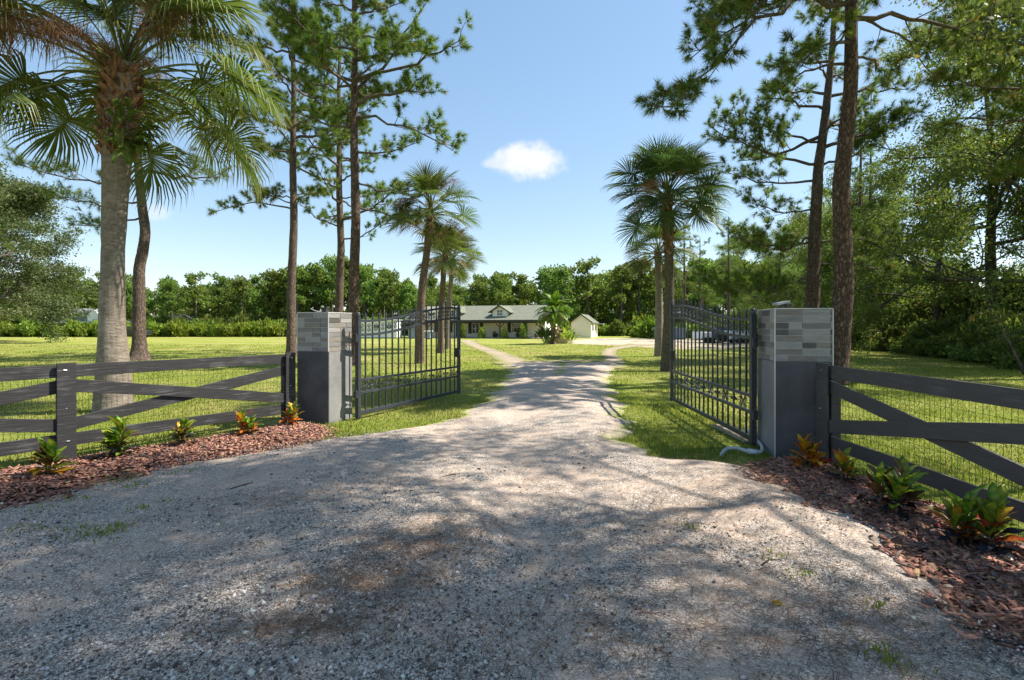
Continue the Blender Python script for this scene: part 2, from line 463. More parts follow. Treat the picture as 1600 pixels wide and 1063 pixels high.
def mat_gravel(name, grassy=0.35, dim=1.0):
    """crushed stone in sand: fine specks, pale drifts of sand, needle-brown stains; Col.r is the distance from the edge"""
    m, nt = mat_new(name)
    tc = N(nt, 'ShaderNodeTexCoord')
    at_ = N(nt, 'ShaderNodeAttribute', attribute_name='Col')
    sp = N(nt, 'ShaderNodeSeparateColor', {0: at_.outputs['Color']})
    O = tc.outputs['Object']
    big = N(nt, 'ShaderNodeTexNoise', {'Vector': O, 'Scale': 0.55, 'Detail': 6.0, 'Roughness': 0.6})
    mid = N(nt, 'ShaderNodeTexNoise', {'Vector': O, 'Scale': 2.6, 'Detail': 8.0, 'Roughness': 0.68})
    fine = N(nt, 'ShaderNodeTexNoise', {'Vector': O, 'Scale': 26.0, 'Detail': 6.0, 'Roughness': 0.75})
    v1 = N(nt, 'ShaderNodeTexVoronoi', {'Vector': O, 'Scale': 85.0})
    v2 = N(nt, 'ShaderNodeTexVoronoi', {'Vector': O, 'Scale': 190.0})
    s1 = N(nt, 'ShaderNodeSeparateColor', {0: v1.outputs['Color']})
    s2 = N(nt, 'ShaderNodeSeparateColor', {0: v2.outputs['Color']})
    stones1 = RAMP(nt, s1.outputs[0], [(0.0, (0.05, 0.05, 0.055)), (0.3, (0.13, 0.13, 0.135)), (0.55, (0.40, 0.38, 0.36)), (0.82, (0.62, 0.59, 0.555)), (1.0, (0.82, 0.79, 0.74))])
    stones2 = RAMP(nt, s2.outputs[0], [(0.0, (0.06, 0.06, 0.065)), (0.5, (0.28, 0.265, 0.25)), (1.0, (0.62, 0.59, 0.55))])
    stones = MIX(nt, M_(nt, 'GREATER_THAN', s2.outputs[1], 0.45), stones1, stones2)
    sand = MIX(nt, fine.outputs[0], (0.39, 0.325, 0.275), (0.60, 0.51, 0.44))
    sandmask = N(nt, 'ShaderNodeMapRange', {0: M_(nt, 'ADD', big.outputs[0], M_(nt, 'MULTIPLY', M_(nt, 'SUBTRACT', mid.outputs[0], 0.5), 0.9)), 1: 0.40, 2: 0.64, 4: 0.84})
    edge_s = N(nt, 'ShaderNodeMapRange', {0: sp.outputs[0], 1: 0.0, 2: 0.5, 3: 0.75, 4: 0.0})
    smask = M_(nt, 'MAXIMUM', sandmask.outputs[0], M_(nt, 'MULTIPLY', edge_s.outputs[0], N(nt, 'ShaderNodeMapRange', {0: mid.outputs[0], 1: 0.3, 2: 0.6}).outputs[0]))
    speck = N(nt, 'ShaderNodeMapRange', {0: s2.outputs[2], 1: 0.72, 2: 0.8, 3: 1.0, 4: 0.35})
    smask = M_(nt, 'MULTIPLY', smask, speck.outputs[0])
    col = MIX(nt, smask, stones, sand)
    brown = N(nt, 'ShaderNodeTexNoise', {'Vector': O, 'Scale': 1.7, 'Detail': 9.0, 'Roughness': 0.72, 'Distortion': 0.6})
    bm = N(nt, 'ShaderNodeMapRange', {0: brown.outputs[0], 1: 0.54, 2: 0.74, 4: 0.55})
    col = MIX(nt, bm.outputs[0], col, (0.17, 0.115, 0.08))
    col = MIX(nt, 1.0, col, (1.12, 1.01, 0.91), 'MULTIPLY')
    # grass creeping in from the edge
    gm = M_(nt, 'MULTIPLY', N(nt, 'ShaderNodeMapRange', {0: sp.outputs[0], 1: 0.0, 2: grassy, 3: 1.0, 4: 0.0}).outputs[0],
            N(nt, 'ShaderNodeMapRange', {0: M_(nt, 'ADD', mid.outputs[0], M_(nt, 'MULTIPLY', sp.outputs[0], -0.25 if dim < 1 else -0.4)), 1: 0.3 if dim < 1 else 0.38, 2: 0.5}).outputs[0])
    col = MIX(nt, M_(nt, 'MULTIPLY', gm, sp.outputs[1]), col, (0.24, 0.27, 0.055))
    if dim != 1.0:
        col = MIX(nt, 1.0, col, (dim, dim * 0.97, dim * 0.9), 'MULTIPLY')
    p = N(nt, 'ShaderNodeBsdfPrincipled', {'Base Color': col, 'Roughness': 0.92, 'Specular IOR Level': 0.15})
    h = M_(nt, 'ADD', M_(nt, 'MULTIPLY', M_(nt, 'SUBTRACT', 1.0, v1.outputs['Distance']), 0.6), fine.outputs[0])
    b = N(nt, 'ShaderNodeBump', {'Height': h, 'Strength': 0.9, 'Distance': 0.012})
    b2 = N(nt, 'ShaderNodeBump', {'Height': mid.outputs[0], 'Strength': 0.8, 'Distance': 0.08, 'Normal': b.outputs[0]})
    nt.links.new(b2.outputs[0], p.inputs['Normal'])
    finish(nt, p.outputs[0])
    return m


MAT['lawn'] = mat_lawn()
MAT['gravel'] = mat_gravel('drive_gravel', 0.45)
MAT['track'] = mat_gravel('track_gravel', 1.7, 0.8)
MAT['mulch'] = mat_basic('mulch_soil', (0.055, 0.026, 0.018), (0.17, 0.085, 0.058), 22.0, 0.95, bump=0.03, spec=0.1)
MAT['sand'] = mat_basic('yard_sand', (0.34, 0.28, 0.205), (0.45, 0.38, 0.29), 1.2, 0.95, bump=0.02, spec=0.1)

g = MB()
R_ = 700.0
g.add([(-R_, -R_, 0), (R_, -R_, 0), (R_, R_, 0), (-R_, R_, 0)], [(0, 1, 2, 3)])
o = g.obj('lawn', MAT['lawn'])
o['kind'] = 'structure'

LE = [(-9, -9.5), (0.0, -7.2), (2.5, -5.72), (4.41, -4.41), (5.25, -3.94), (6.02, -3.36), (6.85, -2.48), (7.25, -1.9), (7.75, -1.42), (8.8, -0.9), (10.5, -0.56), (12.3, -0.38), (16.3, -0.14), (18.8, 0.02), (20.4, -0.2)]
RE = [(-9, 4.6), (0.0, 2.5), (2.6, 2.62), (3.43, 2.72), (4.41, 2.78), (5.45, 2.62), (5.74, 2.15), (6.02, 1.62), (6.85, 1.6), (9.47, 2.09), (13.6, 2.58), (17.0, 3.3), (18.8, 3.75), (20.4, 4.2)]
ley, lex = np.array(LE).T
rey, rex = np.array(RE).T


def wob(y, s):
    return 0.09 * np.sin(3.1 * y + s) + 0.06 * np.sin(7.3 * y + 2.1 * s) + 0.035 * np.sin(17.0 * y + 3.3 * s)


def drive_l(y):
    return np.interp(y, ley, lex) + wob(np.asarray(y), 0.4)


def drive_r(y):
    return np.interp(y, rey, rex) + wob(np.asarray(y), 2.2)


def hump(x, y):
    return 0.03 * np.sin(1.3 * x + 0.7 * y) * np.exp(-np.abs(y - 5) / 9) - 0.02 * np.exp(-((x - 0.05) / 0.28) ** 2) - 0.02 * np.exp(-((x - 1.75) / 0.28) ** 2) + 0.01 * np.sin(2.9 * x - 1.1 * y + 1.0) + 0.006 * np.sin(6.1 * x + 4.3 * y)


def strip_mesh(name, rows, ncol, mat, zf, lf, rf):
    """sheet between lf(y) and rf(y)"""
    V, colr = [], []
    for y in rows:
        l, r = float(lf(y)), float(rf(y))
        for i in range(ncol + 1):
            x = l + (r - l) * i / ncol
            e = min(x - l, r - x)
            V.append((x, y, zf(x, y, e)))
            cen = 1.0
            if y > 11:
                cen = abs((x - l) / (r - l) - 0.5) / 0.24 + max(0.0, 1 - (y - 11) / 5.0)
            colr.append((min(1.0, e / 1.0, cen), min(1.0, max(0.0, (y - 6.0) / 1.0)), 0))
    nr = len(rows)
    Fc = [(a * (ncol + 1) + i, a * (ncol + 1) + i + 1, (a + 1) * (ncol + 1) + i + 1, (a + 1) * (ncol + 1) + i) for a in range(nr - 1) for i in range(ncol)]
    return np_mesh(name, V, Fc, mat, np.array(colr), smooth=True)


rows = np.concatenate([np.arange(-9, 1.5, 0.5), np.arange(1.5, 9, 0.08), np.arange(9, 20.45, 0.15)])
me = strip_mesh('gravel_drive', rows, 60, MAT['gravel'], lambda x, y, e: 0.006 + min(1, e / 0.5) * (0.075 + hump(x, y)), drive_l, drive_r)
o = new_obj('gravel_drive', me)
o['kind'] = 'structure'


def track(name, pts, widths, z):
    P = [Vector((x, y, 0)) for x, y in pts]
    # resample
    Q, W = [], []
    for i in range(len(P) - 1):
        n = max(2, int((P[i + 1] - P[i]).length / 0.3))
        for k in range(n):
            t = k / n
            Q.append(P[i].lerp(P[i + 1], t))
            W.append(widths[i] + (widths[i + 1] - widths[i]) * t)
    Q.append(P[-1])
    W.append(widths[-1])
    for _ in range(6):
        Q = [Q[0]] + [(Q[i - 1] + Q[i] * 2 + Q[i + 1]) / 4 for i in range(1, len(Q) - 1)] + [Q[-1]]
    V, c, nc = [], [], 8
    rg = np.random.default_rng(len(name) + len(pts))
    for i, q in enumerate(Q):
        t = (Q[min(i + 1, len(Q) - 1)] - Q[max(i - 1, 0)]).normalized()
        s = Vector((t.y, -t.x, 0))
        w1, w2 = W[i] / 2 * (1 + rg.normal(0, 0.12)), W[i] / 2 * (1 + rg.normal(0, 0.12))
        for k in range(nc + 1):
            f = k / nc * 2 - 1
            p = q + s * (f * (w1 if f < 0 else w2))
            V.append((p.x, p.y, z))
            c.append(((1 - abs(f)) * 0.9, 1.0, 0))
    Fc = [(a * (nc + 1) + i, a * (nc + 1) + i + 1, (a + 1) * (nc + 1) + i + 1, (a + 1) * (nc + 1) + i) for a in range(len(Q) - 1) for i in range(nc)]
    o = new_obj(name, np_mesh(name, V, Fc, MAT['track'], np.array(c)))
    o['kind'] = 'structure'
    return [(q.x, q.y, w) for q, w in zip(Q, W)]


TR = track('left_track', [gp(822, 576), gp(808, 567), gp(790, 557.5), gp(765, 548), gp(745, 541), gp(733, 535.5), gp(727, 532)], [2.0, 1.8, 1.5, 1.3, 1.3, 1.5, 2.4], 0.012)
TR += track('right_track', [gp(940, 576), gp(955, 568), gp(958, 560), gp(950, 552), gp(955, 546), gp(985, 541), gp(1015, 538)], [1.8, 1.2, 0.9, 0.9, 1.1, 1.6, 3.4], 0.016)
TR += track('cross_track', [gp(815, 568), gp(850, 565.5), gp(890, 564.5), gp(950, 565)], [0.6, 1.2, 1.2, 0.6], 0.020)
# sandy yard beside the house
yp = [gp(893, 537.5), gp(930, 539), gp(985, 541.5), gp(1050, 546), gp(1130, 546), gp(1185, 542), gp(1190, 535), gp(1120, 532), gp(1060, 529.5), gp(985, 528.5), gp(925, 529.3), gp(893, 532)]
g = MB()
g.add([(x, y, 0.008) for x, y in yp], [tuple(range(len(yp)))])
o = g.obj('sandy_yard', MAT['sand'])
o['kind'] = 'structure'

# mulch beds
FL0, FL1 = Vector((-5.07, 5.8, 0)), Vector((-3.5, 8.0, 0))          # the left fence: wide post, end post
FLD = (FL1 - FL0).normalized()


def fence_x(y):
    return FL0.x + FLD.x / FLD.y * (y - FL0.y)


def lbed_b(y):
    return np.interp(y, [-2, 2, 5.3, 7.6, 8.0], [fence_x(-2) - 0.2, fence_x(2) - 0.1, fence_x(5.3) - 0.02, fence_x(7.6) + 0.1, -3.3]) + 0.6 * wob(y, 5.0)


def lbed_f(y):
    return np.interp(y, [-2, 6.85, 7.35, 7.75, 8.0], [drive_l(-2) + .02, -2.62, -2.75, -2.9, -3.1]) if y > 6.8 else drive_l(y) + 0.02


def rbed_b(y):
    return 3.52 + 0.6 * wob(y, 1.0)


def rbed_f(y):
    return np.interp(y, [5.45, 5.7, 5.95], [2.64, 2.8, 3.2]) if y > 5.45 else drive_r(y) - 0.02


def bedz(x, y, e):
    return 0.004 + 0.05 * min(1.0, e / 0.3) + 0.012 * math.sin(9 * x + 4 * y) * min(1, e / 0.2)


me = strip_mesh('left_mulch_bed', np.arange(-2, 8.01, 0.06), 24, MAT['mulch'], bedz, lbed_b, lbed_f)
new_obj('left_mulch_bed', me)['kind'] = 'structure'
me = strip_mesh('right_mulch_bed', np.arange(-2, 5.95, 0.06), 24, MAT['mulch'], bedz, rbed_f, rbed_b)
new_obj('right_mulch_bed', me)['kind'] = 'structure'

RG = np.random.default_rng(7)


def rand_dirs(rg, n):
    return unit(rg.normal(size=(n, 3)))


def rot_from(rg, n, tilt):
    """n random rotation matrices: free yaw, small tilt"""
    yaw = rg.uniform(0, 2 * np.pi, n)
    ta, tb = rg.normal(0, tilt, n), rg.normal(0, tilt, n)
    cz, sz, cx, sx, cy, sy = np.cos(yaw), np.sin(yaw), np.cos(ta), np.sin(ta), np.cos(tb), np.sin(tb)
    Z0, O1 = np.zeros(n), np.ones(n)
    Rz = np.stack([cz, -sz, Z0, sz, cz, Z0, Z0, Z0, O1], 1).reshape(n, 3, 3)
    Rx = np.stack([O1, Z0, Z0, Z0, cx, -sx, Z0, sx, cx], 1).reshape(n, 3, 3)
    Ry = np.stack([cy, Z0, sy, Z0, O1, Z0, -sy, Z0, cy], 1).reshape(n, 3, 3)
    return Rz @ Rx @ Ry


# bark chips of the beds
MAT['chip'] = mat_vcol('bark_chip', rough=0.9, noise=0.35, nscale=70.0, spec=0.15)


def chips(name, n, lf, rf, y0, y1, seed, big=1.0, spill=0):
    rg = np.random.default_rng(seed)
    y = y0 + (y1 - y0) * rg.uniform(0, 1, n) ** 1.15
    l = np.array([float(lf(v)) for v in y])
    r = np.array([float(rf(v)) for v in y])
    t = rg.uniform(-0.05, 1.05, n)
    ns = n // 14                                   # a few chips spill onto the gravel
    out = np.abs(rg.normal(0, 0.11, ns))
    if spill:
        t[:ns] = np.where(spill > 0, 1 + out, -out)
    x = l + (r - l) * t
    e = np.clip(np.minimum(x - l, r - x), 0, None)
    z = 0.008 + 0.048 * np.minimum(1, e / 0.3) + rg.uniform(0, 0.022, n)
    if spill:
        z[:ns] = 0.012 + np.minimum(1, np.abs(x[:ns] - (r if spill > 0 else l)[:ns]) / 0.5) * 0.085
    long_ = rg.uniform(0, 1, n) < 0.3
    sx = np.where(long_, rg.uniform(0.04, 0.11, n), rg.uniform(0.022, 0.06, n))
    sy = np.where(long_, rg.uniform(0.006, 0.016, n), rg.uniform(0.014, 0.038, n))
    sz = rg.uniform(0.004, 0.011, n)
    sx, sy = sx * big, sy * big
    base = np.array([(-1, -1, -1), (1, -1, -1), (1, 1, -1), (-1, 1, -1), (-1, -1, 1), (1, -1, 1), (1, 1, 1), (-1, 1, 1)], float) * 0.5
    B = base[None] * np.stack([sx, sy, sz], 1)[:, None, :] * (1 + rg.uniform(-0.45, 0.35, (n, 8, 3)))
    V = np.einsum('nij,nkj->nki', rot_from(rg, n, 0.28), B) + np.stack([x, y, z], 1)[:, None, :]
    q = np.array([(0, 3, 2, 1), (4, 5, 6, 7), (0, 1, 5, 4), (1, 2, 6, 5), (2, 3, 7, 6), (3, 0, 4, 7)])
    Fc = (np.arange(n)[:, None, None] * 8 + q[None]).reshape(-1, 4)
    k = rg.uniform(0, 1, n)[:, None]
    c = (1 - k) * np.array([0.125, 0.055, 0.04]) + k * np.array([0.42, 0.215, 0.155])
    pale = rg.uniform(0, 1, n) < 0.07
    c[pale] = np.array([0.42, 0.27, 0.15]) * rg.uniform(0.7, 1.1, (pale.sum(), 1))
    grey = rg.uniform(0, 1, n) < 0.12
    c[grey] = np.array([0.17, 0.13, 0.12]) * rg.uniform(0.6, 1.2, (grey.sum(), 1))
    o = new_obj(name, np_mesh(name, V.reshape(-1, 3), Fc, MAT['chip'], np.repeat(c, 8, 0)))
    o['kind'] = 'stuff'
    return o


tag(chips('bark_mulch', 9000, lbed_b, lbed_f, 3.2, 7.9, 11, 1.0, 1), 'reddish brown bark mulch chips in the bed along the left fence', 'mulch')
tag(chips('bark_mulch', 10000, rbed_f, rbed_b, 1.6, 5.9, 12, 1.25, -1), 'reddish brown bark mulch chips in the bed along the right fence', 'mulch')

# loose stones of the drive
MAT['pebble'] = mat_vcol('pebble', rough=0.85, spec=0.25)


def pebbles(n, seed):
    rg = np.random.default_rng(seed)
    y = 1.7 + 7.0 * rg.uniform(0, 1, n) ** 2.1
    x = rg.uniform(-1.05, 1.05, n) * np.minimum(y * 1.02, 5.0)
    # stones gather in coarse patches, sand covers the rest
    pat = (np.sin(1.9 * x + 0.8 * y + 1) + np.sin(2.7 * y - 1.3 * x) + np.sin(4.1 * x + 3.7 * y + 2) * 0.7)
    bias = np.clip((4.6 - y) * 0.5 - (x + 0.2) * 0.9 * (x > -0.2), -2.8, 1.6)
    keep = (x > drive_l(y) + 0.05) & (x < drive_r(y) - 0.08) & (pat + bias + rg.normal(0, 0.8, n) > 0.0)
    x, y = x[keep], y[keep]
    n = len(x)
    s = np.exp(rg.normal(-5.28, 0.45, n))
    s = np.clip(s, 0.0025, 0.02)
    base = np.array([(1, 0, 0), (0, 1, 0), (-1, 0, 0), (0, -1, 0), (0.2, 0.1, 0.8), (0, 0, -0.8)], float)
    B = base[None] * (s[:, None] * rg.uniform(0.6, 1.25, (n, 3)))[:, None, :] + s[:, None, None] * rg.uniform(-0.3, 0.3, (n, 6, 3))
    z = 0.081 + hump(x, y) + s * 0.15
    V = np.einsum('nij,nkj->nki', rot_from(rg, n, 0.3), B) + np.stack([x, y, z], 1)[:, None, :]
    t = np.array([(0, 1, 4), (1, 2, 4), (2, 3, 4), (3, 0, 4), (1, 0, 5), (2, 1, 5), (3, 2, 5), (0, 3, 5)])
    Fc = (np.arange(n)[:, None, None] * 6 + t[None]).reshape(-1, 3)
    u = rg.uniform(0, 1, n)
    val = np.where(u < 0.36, rg.uniform(0.05, 0.16, n), np.where(u < 0.68, rg.uniform(0.18, 0.42, n), rg.uniform(0.4, 0.68, n)))
    c = val[:, None] * np.array([1.06, 0.97, 0.88]) * rg.uniform(0.94, 1.06, (n, 3))
    o = new_obj('loose_gravel', np_mesh('loose_gravel', V.reshape(-1, 3), Fc, MAT['pebble'], np.repeat(c, 6, 0)))
    o['kind'] = 'stuff'
    return tag(o, 'loose white and grey crushed stones lying on the drive', 'gravel')


pebbles(115000, 5)

# fallen pine needles on the drive
MAT['litter'] = mat_vcol('fallen_needle', rough=0.8, spec=0.2)


def litter(seed):
    rg = np.random.default_rng(seed)
    pts = []
    for px, py, sx, sy, n in [(560, 940, .28, .13, 650), (470, 1010, .25, .06, 380), (640, 880, .25, .2, 600), (1040, 860, .5, .5, 700), (900, 1010, .5, .25, 600), (1350, 960, .4, .4, 700), (700, 860, .3, .3, 400),
                              (420, 800, .5, .2, 400), (1100, 800, .5, .5, 900), (1250, 1000, .4, .3, 500), (1180, 760, .4, .4, 600), (850, 780, .8, .6, 500), (560, 770, .6, .4, 300), (1000, 700, .6, .8, 500), (300, 900, .4, .3, 300)]:
        cx, cy = gp(px, py)
        pts.append(np.stack([rg.normal(cx, sx, n), rg.normal(cy, sy, n)], 1))
    n = 2200
    yy = 1.8 + 8 * rg.uniform(0, 1, n) ** 1.8
    pts.append(np.stack([rg.uniform(-1, 1, n) * yy, yy], 1))
    p = np.concatenate(pts)
    p = p[(p[:, 0] > drive_l(p[:, 1])) & (p[:, 0] < drive_r(p[:, 1]) - 0.02)]
    n = len(p)
    L, w = rg.uniform(0.06, 0.17, n), rg.uniform(0.0009, 0.0017, n)
    a = rg.uniform(0, 2 * np.pi, n)
    bend = rg.normal(0, 0.35, n)
    z = 0.087 + hump(p[:, 0], p[:, 1]) + rg.uniform(0, 0.008, n)
    d1 = np.stack([np.cos(a), np.sin(a)], 1)
    d2 = np.stack([np.cos(a + bend), np.sin(a + bend)], 1)
    m = p + d1 * (L / 2)[:, None]
    e = m + d2 * (L / 2)[:, None]
    s = np.stack([-d1[:, 1], d1[:, 0]], 1) * w[:, None]
    V = np.stack([p - s, p + s, m + s, m - s, e + s * .4, e - s * .4], 1)
    V = np.concatenate([V, np.repeat(z[:, None, None], 6, 1)], 2)
    q = np.array([(0, 1, 2, 3), (3, 2, 4, 5)])
    Fc = (np.arange(n)[:, None, None] * 6 + q[None]).reshape(-1, 4)
    k = rg.uniform(0, 1, n)[:, None]
    c = (1 - k) * np.array([0.07, 0.038, 0.02]) + k * np.array([0.30, 0.19, 0.12])
    o = new_obj('fallen_needles', np_mesh('fallen_needles', V.reshape(-1, 3), Fc, MAT['litter'], np.repeat(c, 6, 0)))
    o['kind'] = 'stuff'
    tag(o, 'brown fallen pine needles in drifts on the gravel drive', 'needles')


litter(21)


# grass of the lawn
def grass_blades(name, x, y, h, w, rg, dry, tint=0.0):
    n = len(x)
    a = rg.uniform(0, 2 * np.pi, n)
    lean = rg.uniform(0.1, 0.75, n)
    L = h * rg.uniform(0.6, 1.3, n)
    s = np.stack([-np.sin(a), np.cos(a), np.zeros(n)], 1) * (w / 2)[:, None]
    p = np.stack([x, y, np.zeros(n)], 1)
    mid = p + np.stack([np.cos(a) * lean * .35, np.sin(a) * lean * .35, np.full(n, .6)], 1) * L[:, None]
    tip = p + np.stack([np.cos(a) * lean, np.sin(a) * lean, np.full(n, .95)], 1) * L[:, None]
    V = np.stack([p - s, p + s, mid + s * .8, mid - s * .8, tip], 1)
    # two triangles + tip triangle
    t = np.array([(0, 1, 2), (0, 2, 3), (3, 2, 4)])
    Fc = (np.arange(n)[:, None, None] * 5 + t[None]).reshape(-1, 3)
    c = np.stack([np.clip(rg.beta(2, 2, n) + tint, 0, 1), (rg.uniform(0, 1, n) < dry) * rg.uniform(0.4, 1, n), np.zeros(n)], 1)
    return np_mesh(name, V.reshape(-1, 3), Fc, MAT['grass'], np.repeat(c, 5, 0))


def lawn_grass(n, seed):
    rg = np.random.default_rng(seed)
    y = 3.0 * (42.0 / 3.0) ** rg.uniform(0, 1, n)                # log distance: as dense near as far
    x = rg.uniform(-1.08, 1.08, n) * y
    keep = np.ones(n, bool)
    on_drive = (x > drive_l(y)) & (x < drive_r(y)) & (y < 20.4)
    dl, dr = x - drive_l(y), drive_r(y) - x
    inside = np.minimum(dl, dr)
    tuft = np.sin(5.3 * x + 3.1 * y) + np.sin(8.9 * y - 6.7 * x) * 0.8
    keep &= ~(on_drive & (inside > 0.32)) & ~(on_drive & (tuft + rg.normal(0, .7, n) < 0.5 + inside * 5)) & ~(on_drive & (y < 6.8))
    lb = np.interp(y, [-2, 5.3, 7.6, 8.0], [fence_x(-2) - 0.2, fence_x(5.3) - 0.02, fence_x(7.6) + 0.1, -3.3])
    keep &= ~((y < 7.9) & (x > lb + rg.normal(0, .06, n)) & (x < np.interp(y, [6.8, 7.4, 7.9], [-2.4, -2.55, -3.0])))
    keep &= ~((y < 5.75) & (x < 3.5 + rg.normal(0, .05, n)) & (x > -4))
    for tx, ty, tw in TR:
        d = np.hypot(x - tx, y - ty)
        keep &= ~(d < tw * 0.5 * rg.uniform(0.1, 1.1, n))
    bare = np.sin(0.9 * x + 1.7) * np.sin(0.7 * y + 0.4 * x) + 0.5 * np.sin(2.3 * x - 1.9 * y)
    keep &= ~((bare + rg.normal(0, .35, n) > 0.85))
    x, y = x[keep], y[keep]
    patch = np.sin(0.55 * x + 0.2 * y) + np.sin(0.41 * y - 0.3 * x + 2) + 0.6 * np.sin(1.7 * x + 1.1 * y)
    dry = np.clip(0.16 + 0.2 * patch, 0.03, 0.65)
    h = np.where((np.abs(x) < 4.5) & (y < 13), 0.045, 0.038) * (1 + 0.35 * np.sin(2.9 * x + 1.3 * y))
    w = 0.0034 + 0.0008 * y
    o = new_obj('lawn_grass', grass_blades('lawn_grass', x, y, h, w, rg, dry, -0.3 * np.clip(np.sin(0.8 * x - 0.5 * y + 1) + np.sin(1.9 * y + 0.9 * x) * .7, -.6, 1.2)))
    o['kind'] = 'stuff'
    tag(o, 'short yellow green lawn grass on both sides of the drive', 'grass')


lawn_grass(325000, 31)


def weeds(seed):
    """little tufts of green in the gravel"""
    rg = np.random.default_rng(seed)
    xs, ys, hs = [], [], []
    for px, py, r, n in [(160, 846, .10, 70), (185, 838, .05, 30), (210, 770, .05, 25), (305, 1022, .05, 34), (420, 1056, .05, 30), (38, 840, .06, 30), (100, 842, .07, 30), (435, 720, .08, 36), (385, 730, .05, 20),
                         (220, 806, .04, 20), (255, 795, .04, 14), (1078, 838, .035, 24), (1208, 884, .04, 20), (1255, 915, .04, 26), (1390, 1055, .05, 40), (1372, 1040, .04, 20), (120, 790, .06, 24), (940, 840, .03, 10),
                         (60, 808, .06, 20), (340, 835, .05, 20), (560, 985, .03, 14), (730, 785, .05, 20), (1140, 762, .05, 22), (1370, 965, .03, 14), (190, 760, .1, 60), (290, 745, .08, 30), (520, 700, .15, 90), (560, 690, .2, 160), (610, 676, .2, 160)]:
        cx, cy = gp(px, py)
        xs.append(rg.normal(cx, r * 1.1, n))
        ys.append(rg.normal(cy, r * .9, n))
        hs.append(np.full(n, 0.032))
    x, y, h = map(np.concatenate, (xs, ys, hs))
    me = grass_blades('weed_tufts', x, y, h, np.full(len(x), 0.009), rg, np.full(len(x), 0.1))
    o = new_obj('weed_tufts', me, loc=(0, 0, 0.06))
    o['kind'] = 'stuff'
    tag(o, 'small green weeds sprouting through the gravel of the drive', 'weeds')


weeds(41)


# ------------------------------------------------------------------ buildings behind
MAT['wall'] = mat_basic('cream_wall', (0.76, 0.69, 0.57), (0.82, 0.76, 0.64), 3.0, 0.85, bump=0.004)
MAT['white_wall'] = mat_basic('white_wall', (0.76, 0.75, 0.72), (0.82, 0.81, 0.78), 3.0, 0.8)
MAT['roof'] = mat_basic('grey_green_roof', (0.12, 0.128, 0.092), (0.16, 0.168, 0.125), 2.0, 0.9, bump=0.012, bscale=30.0)
MAT['grey_roof'] = mat_basic('slate_grey_roof', (0.13, 0.14, 0.155), (0.2, 0.21, 0.23), 3.0, 0.85)
MAT['dark_trim'] = mat_basic('dark_trim', (0.022, 0.02, 0.018), (0.045, 0.04, 0.035), 6.0, 0.6)
MAT['timber'] = mat_basic('brown_porch_timber', (0.09, 0.055, 0.03), (0.16, 0.1, 0.06), 6.0, 0.7)
MAT['glass'] = mat_basic('window_glass', (0.03, 0.04, 0.045), None, 4.0, 0.06, spec=0.8)
MAT['white_trim'] = mat_basic('white_trim', (0.78, 0.78, 0.76), None, 4.0, 0.6)
MAT['shutter'] = mat_basic('dark_shutter', (0.03, 0.03, 0.032), (0.05, 0.05, 0.05), 12.0, 0.6)
MAT['stone'] = mat_basic('tan_fountain_stone', (0.42, 0.34, 0.22), (0.58, 0.48, 0.33), 7.0, 0.85, bump=0.01)
MAT['concrete'] = mat_basic('porch_concrete', (0.35, 0.32, 0.28), (0.45, 0.42, 0.38), 4.0, 0.9)
MAT['blue_grey'] = mat_basic('blue_grey_metal', (0.22, 0.28, 0.36), (0.27, 0.33, 0.42), 3.0, 0.5)
MAT['white_metal'] = mat_basic('white_metal', (0.74, 0.76, 0.79), (0.80, 0.81, 0.83), 3.0, 0.4)
MAT['black_rubber'] = mat_basic('black_rubber', (0.02, 0.02, 0.02), None, 4.0, 0.8)
MAT['dark_paint'] = mat_basic('dark_car_paint', (0.02, 0.022, 0.026), None, 4.0, 0.25, spec=0.6)
MAT['terracotta'] = mat_basic('dark_pot', (0.05, 0.04, 0.04), (0.09, 0.07, 0.06), 8.0, 0.6)


def window(parent, x, z, w, h, y=0.0, rows=1, cols=1, name='window'):
    """window in a wall facing local -y at plane y: frame and panes"""
    f = MB()
    t = 0.07
    for a in ((x - w / 2, x + w / 2, z - h / 2, z - h / 2 + t), (x - w / 2, x + w / 2, z + h / 2 - t, z + h / 2),
              (x - w / 2, x - w / 2 + t, z - h / 2 + t, z + h / 2 - t), (x + w / 2 - t, x + w / 2, z - h / 2 + t, z + h / 2 - t)):
        f.box(a[0], a[1], y - 0.06, y + 0.02, a[2], a[3])
    for i in range(1, cols):
        xx = x - w / 2 + w * i / cols
        f.box(xx - 0.02, xx + 0.02, y - 0.045, y + 0.01, z - h / 2 + t, z + h / 2 - t)
    for i in range(1, rows):
        zz = z - h / 2 + h * i / rows
        f.box(x - w / 2 + t, x + w / 2 - t, y - 0.04, y + 0.01, zz - 0.02, zz + 0.02)
    wo_ = f.obj(name, MAT['white_trim'], parent)
    p = MB()
    p.box(x - w / 2 + t, x + w / 2 - t, y - 0.02, y + 0.015, z - h / 2 + t, z + h / 2 - t)
    return wo_, p


TH = math.radians(16.0)
house = thing('house', 'low cream ranch house with a grey green roof, dormers and a long dark porch', 'house', (3.45, 60.0, 0), -TH)
b = MB()
b.box(-17.4, 0.0, 2.0, 10.6, 0.12, 2.15)
b.obj('wall', MAT['wall'], house)
b = MB()                                                   # gable end facing right
b.add([(0.003, 1.0, 2.1), (0.003, 10.6, 2.1), (0.003, 5.8, 3.95), (-0.12, 1.0, 2.1), (-0.12, 10.6, 2.1), (-0.12, 5.8, 3.95)], [(0, 1, 2), (5, 4, 3), (0, 3, 4, 1), (1, 4, 5, 2), (2, 5, 3, 0)])
b.box(0.003, 0.02, 2.0, 10.6, 0.12, 2.1)
b.obj('gable_wall', MAT['white_wall'], house)
b = MB()
b.box(-17.6, 0.3, -0.2, 2.0, 0.02, 0.12)
b.obj('porch_floor', MAT['concrete'], house)
b = MB()
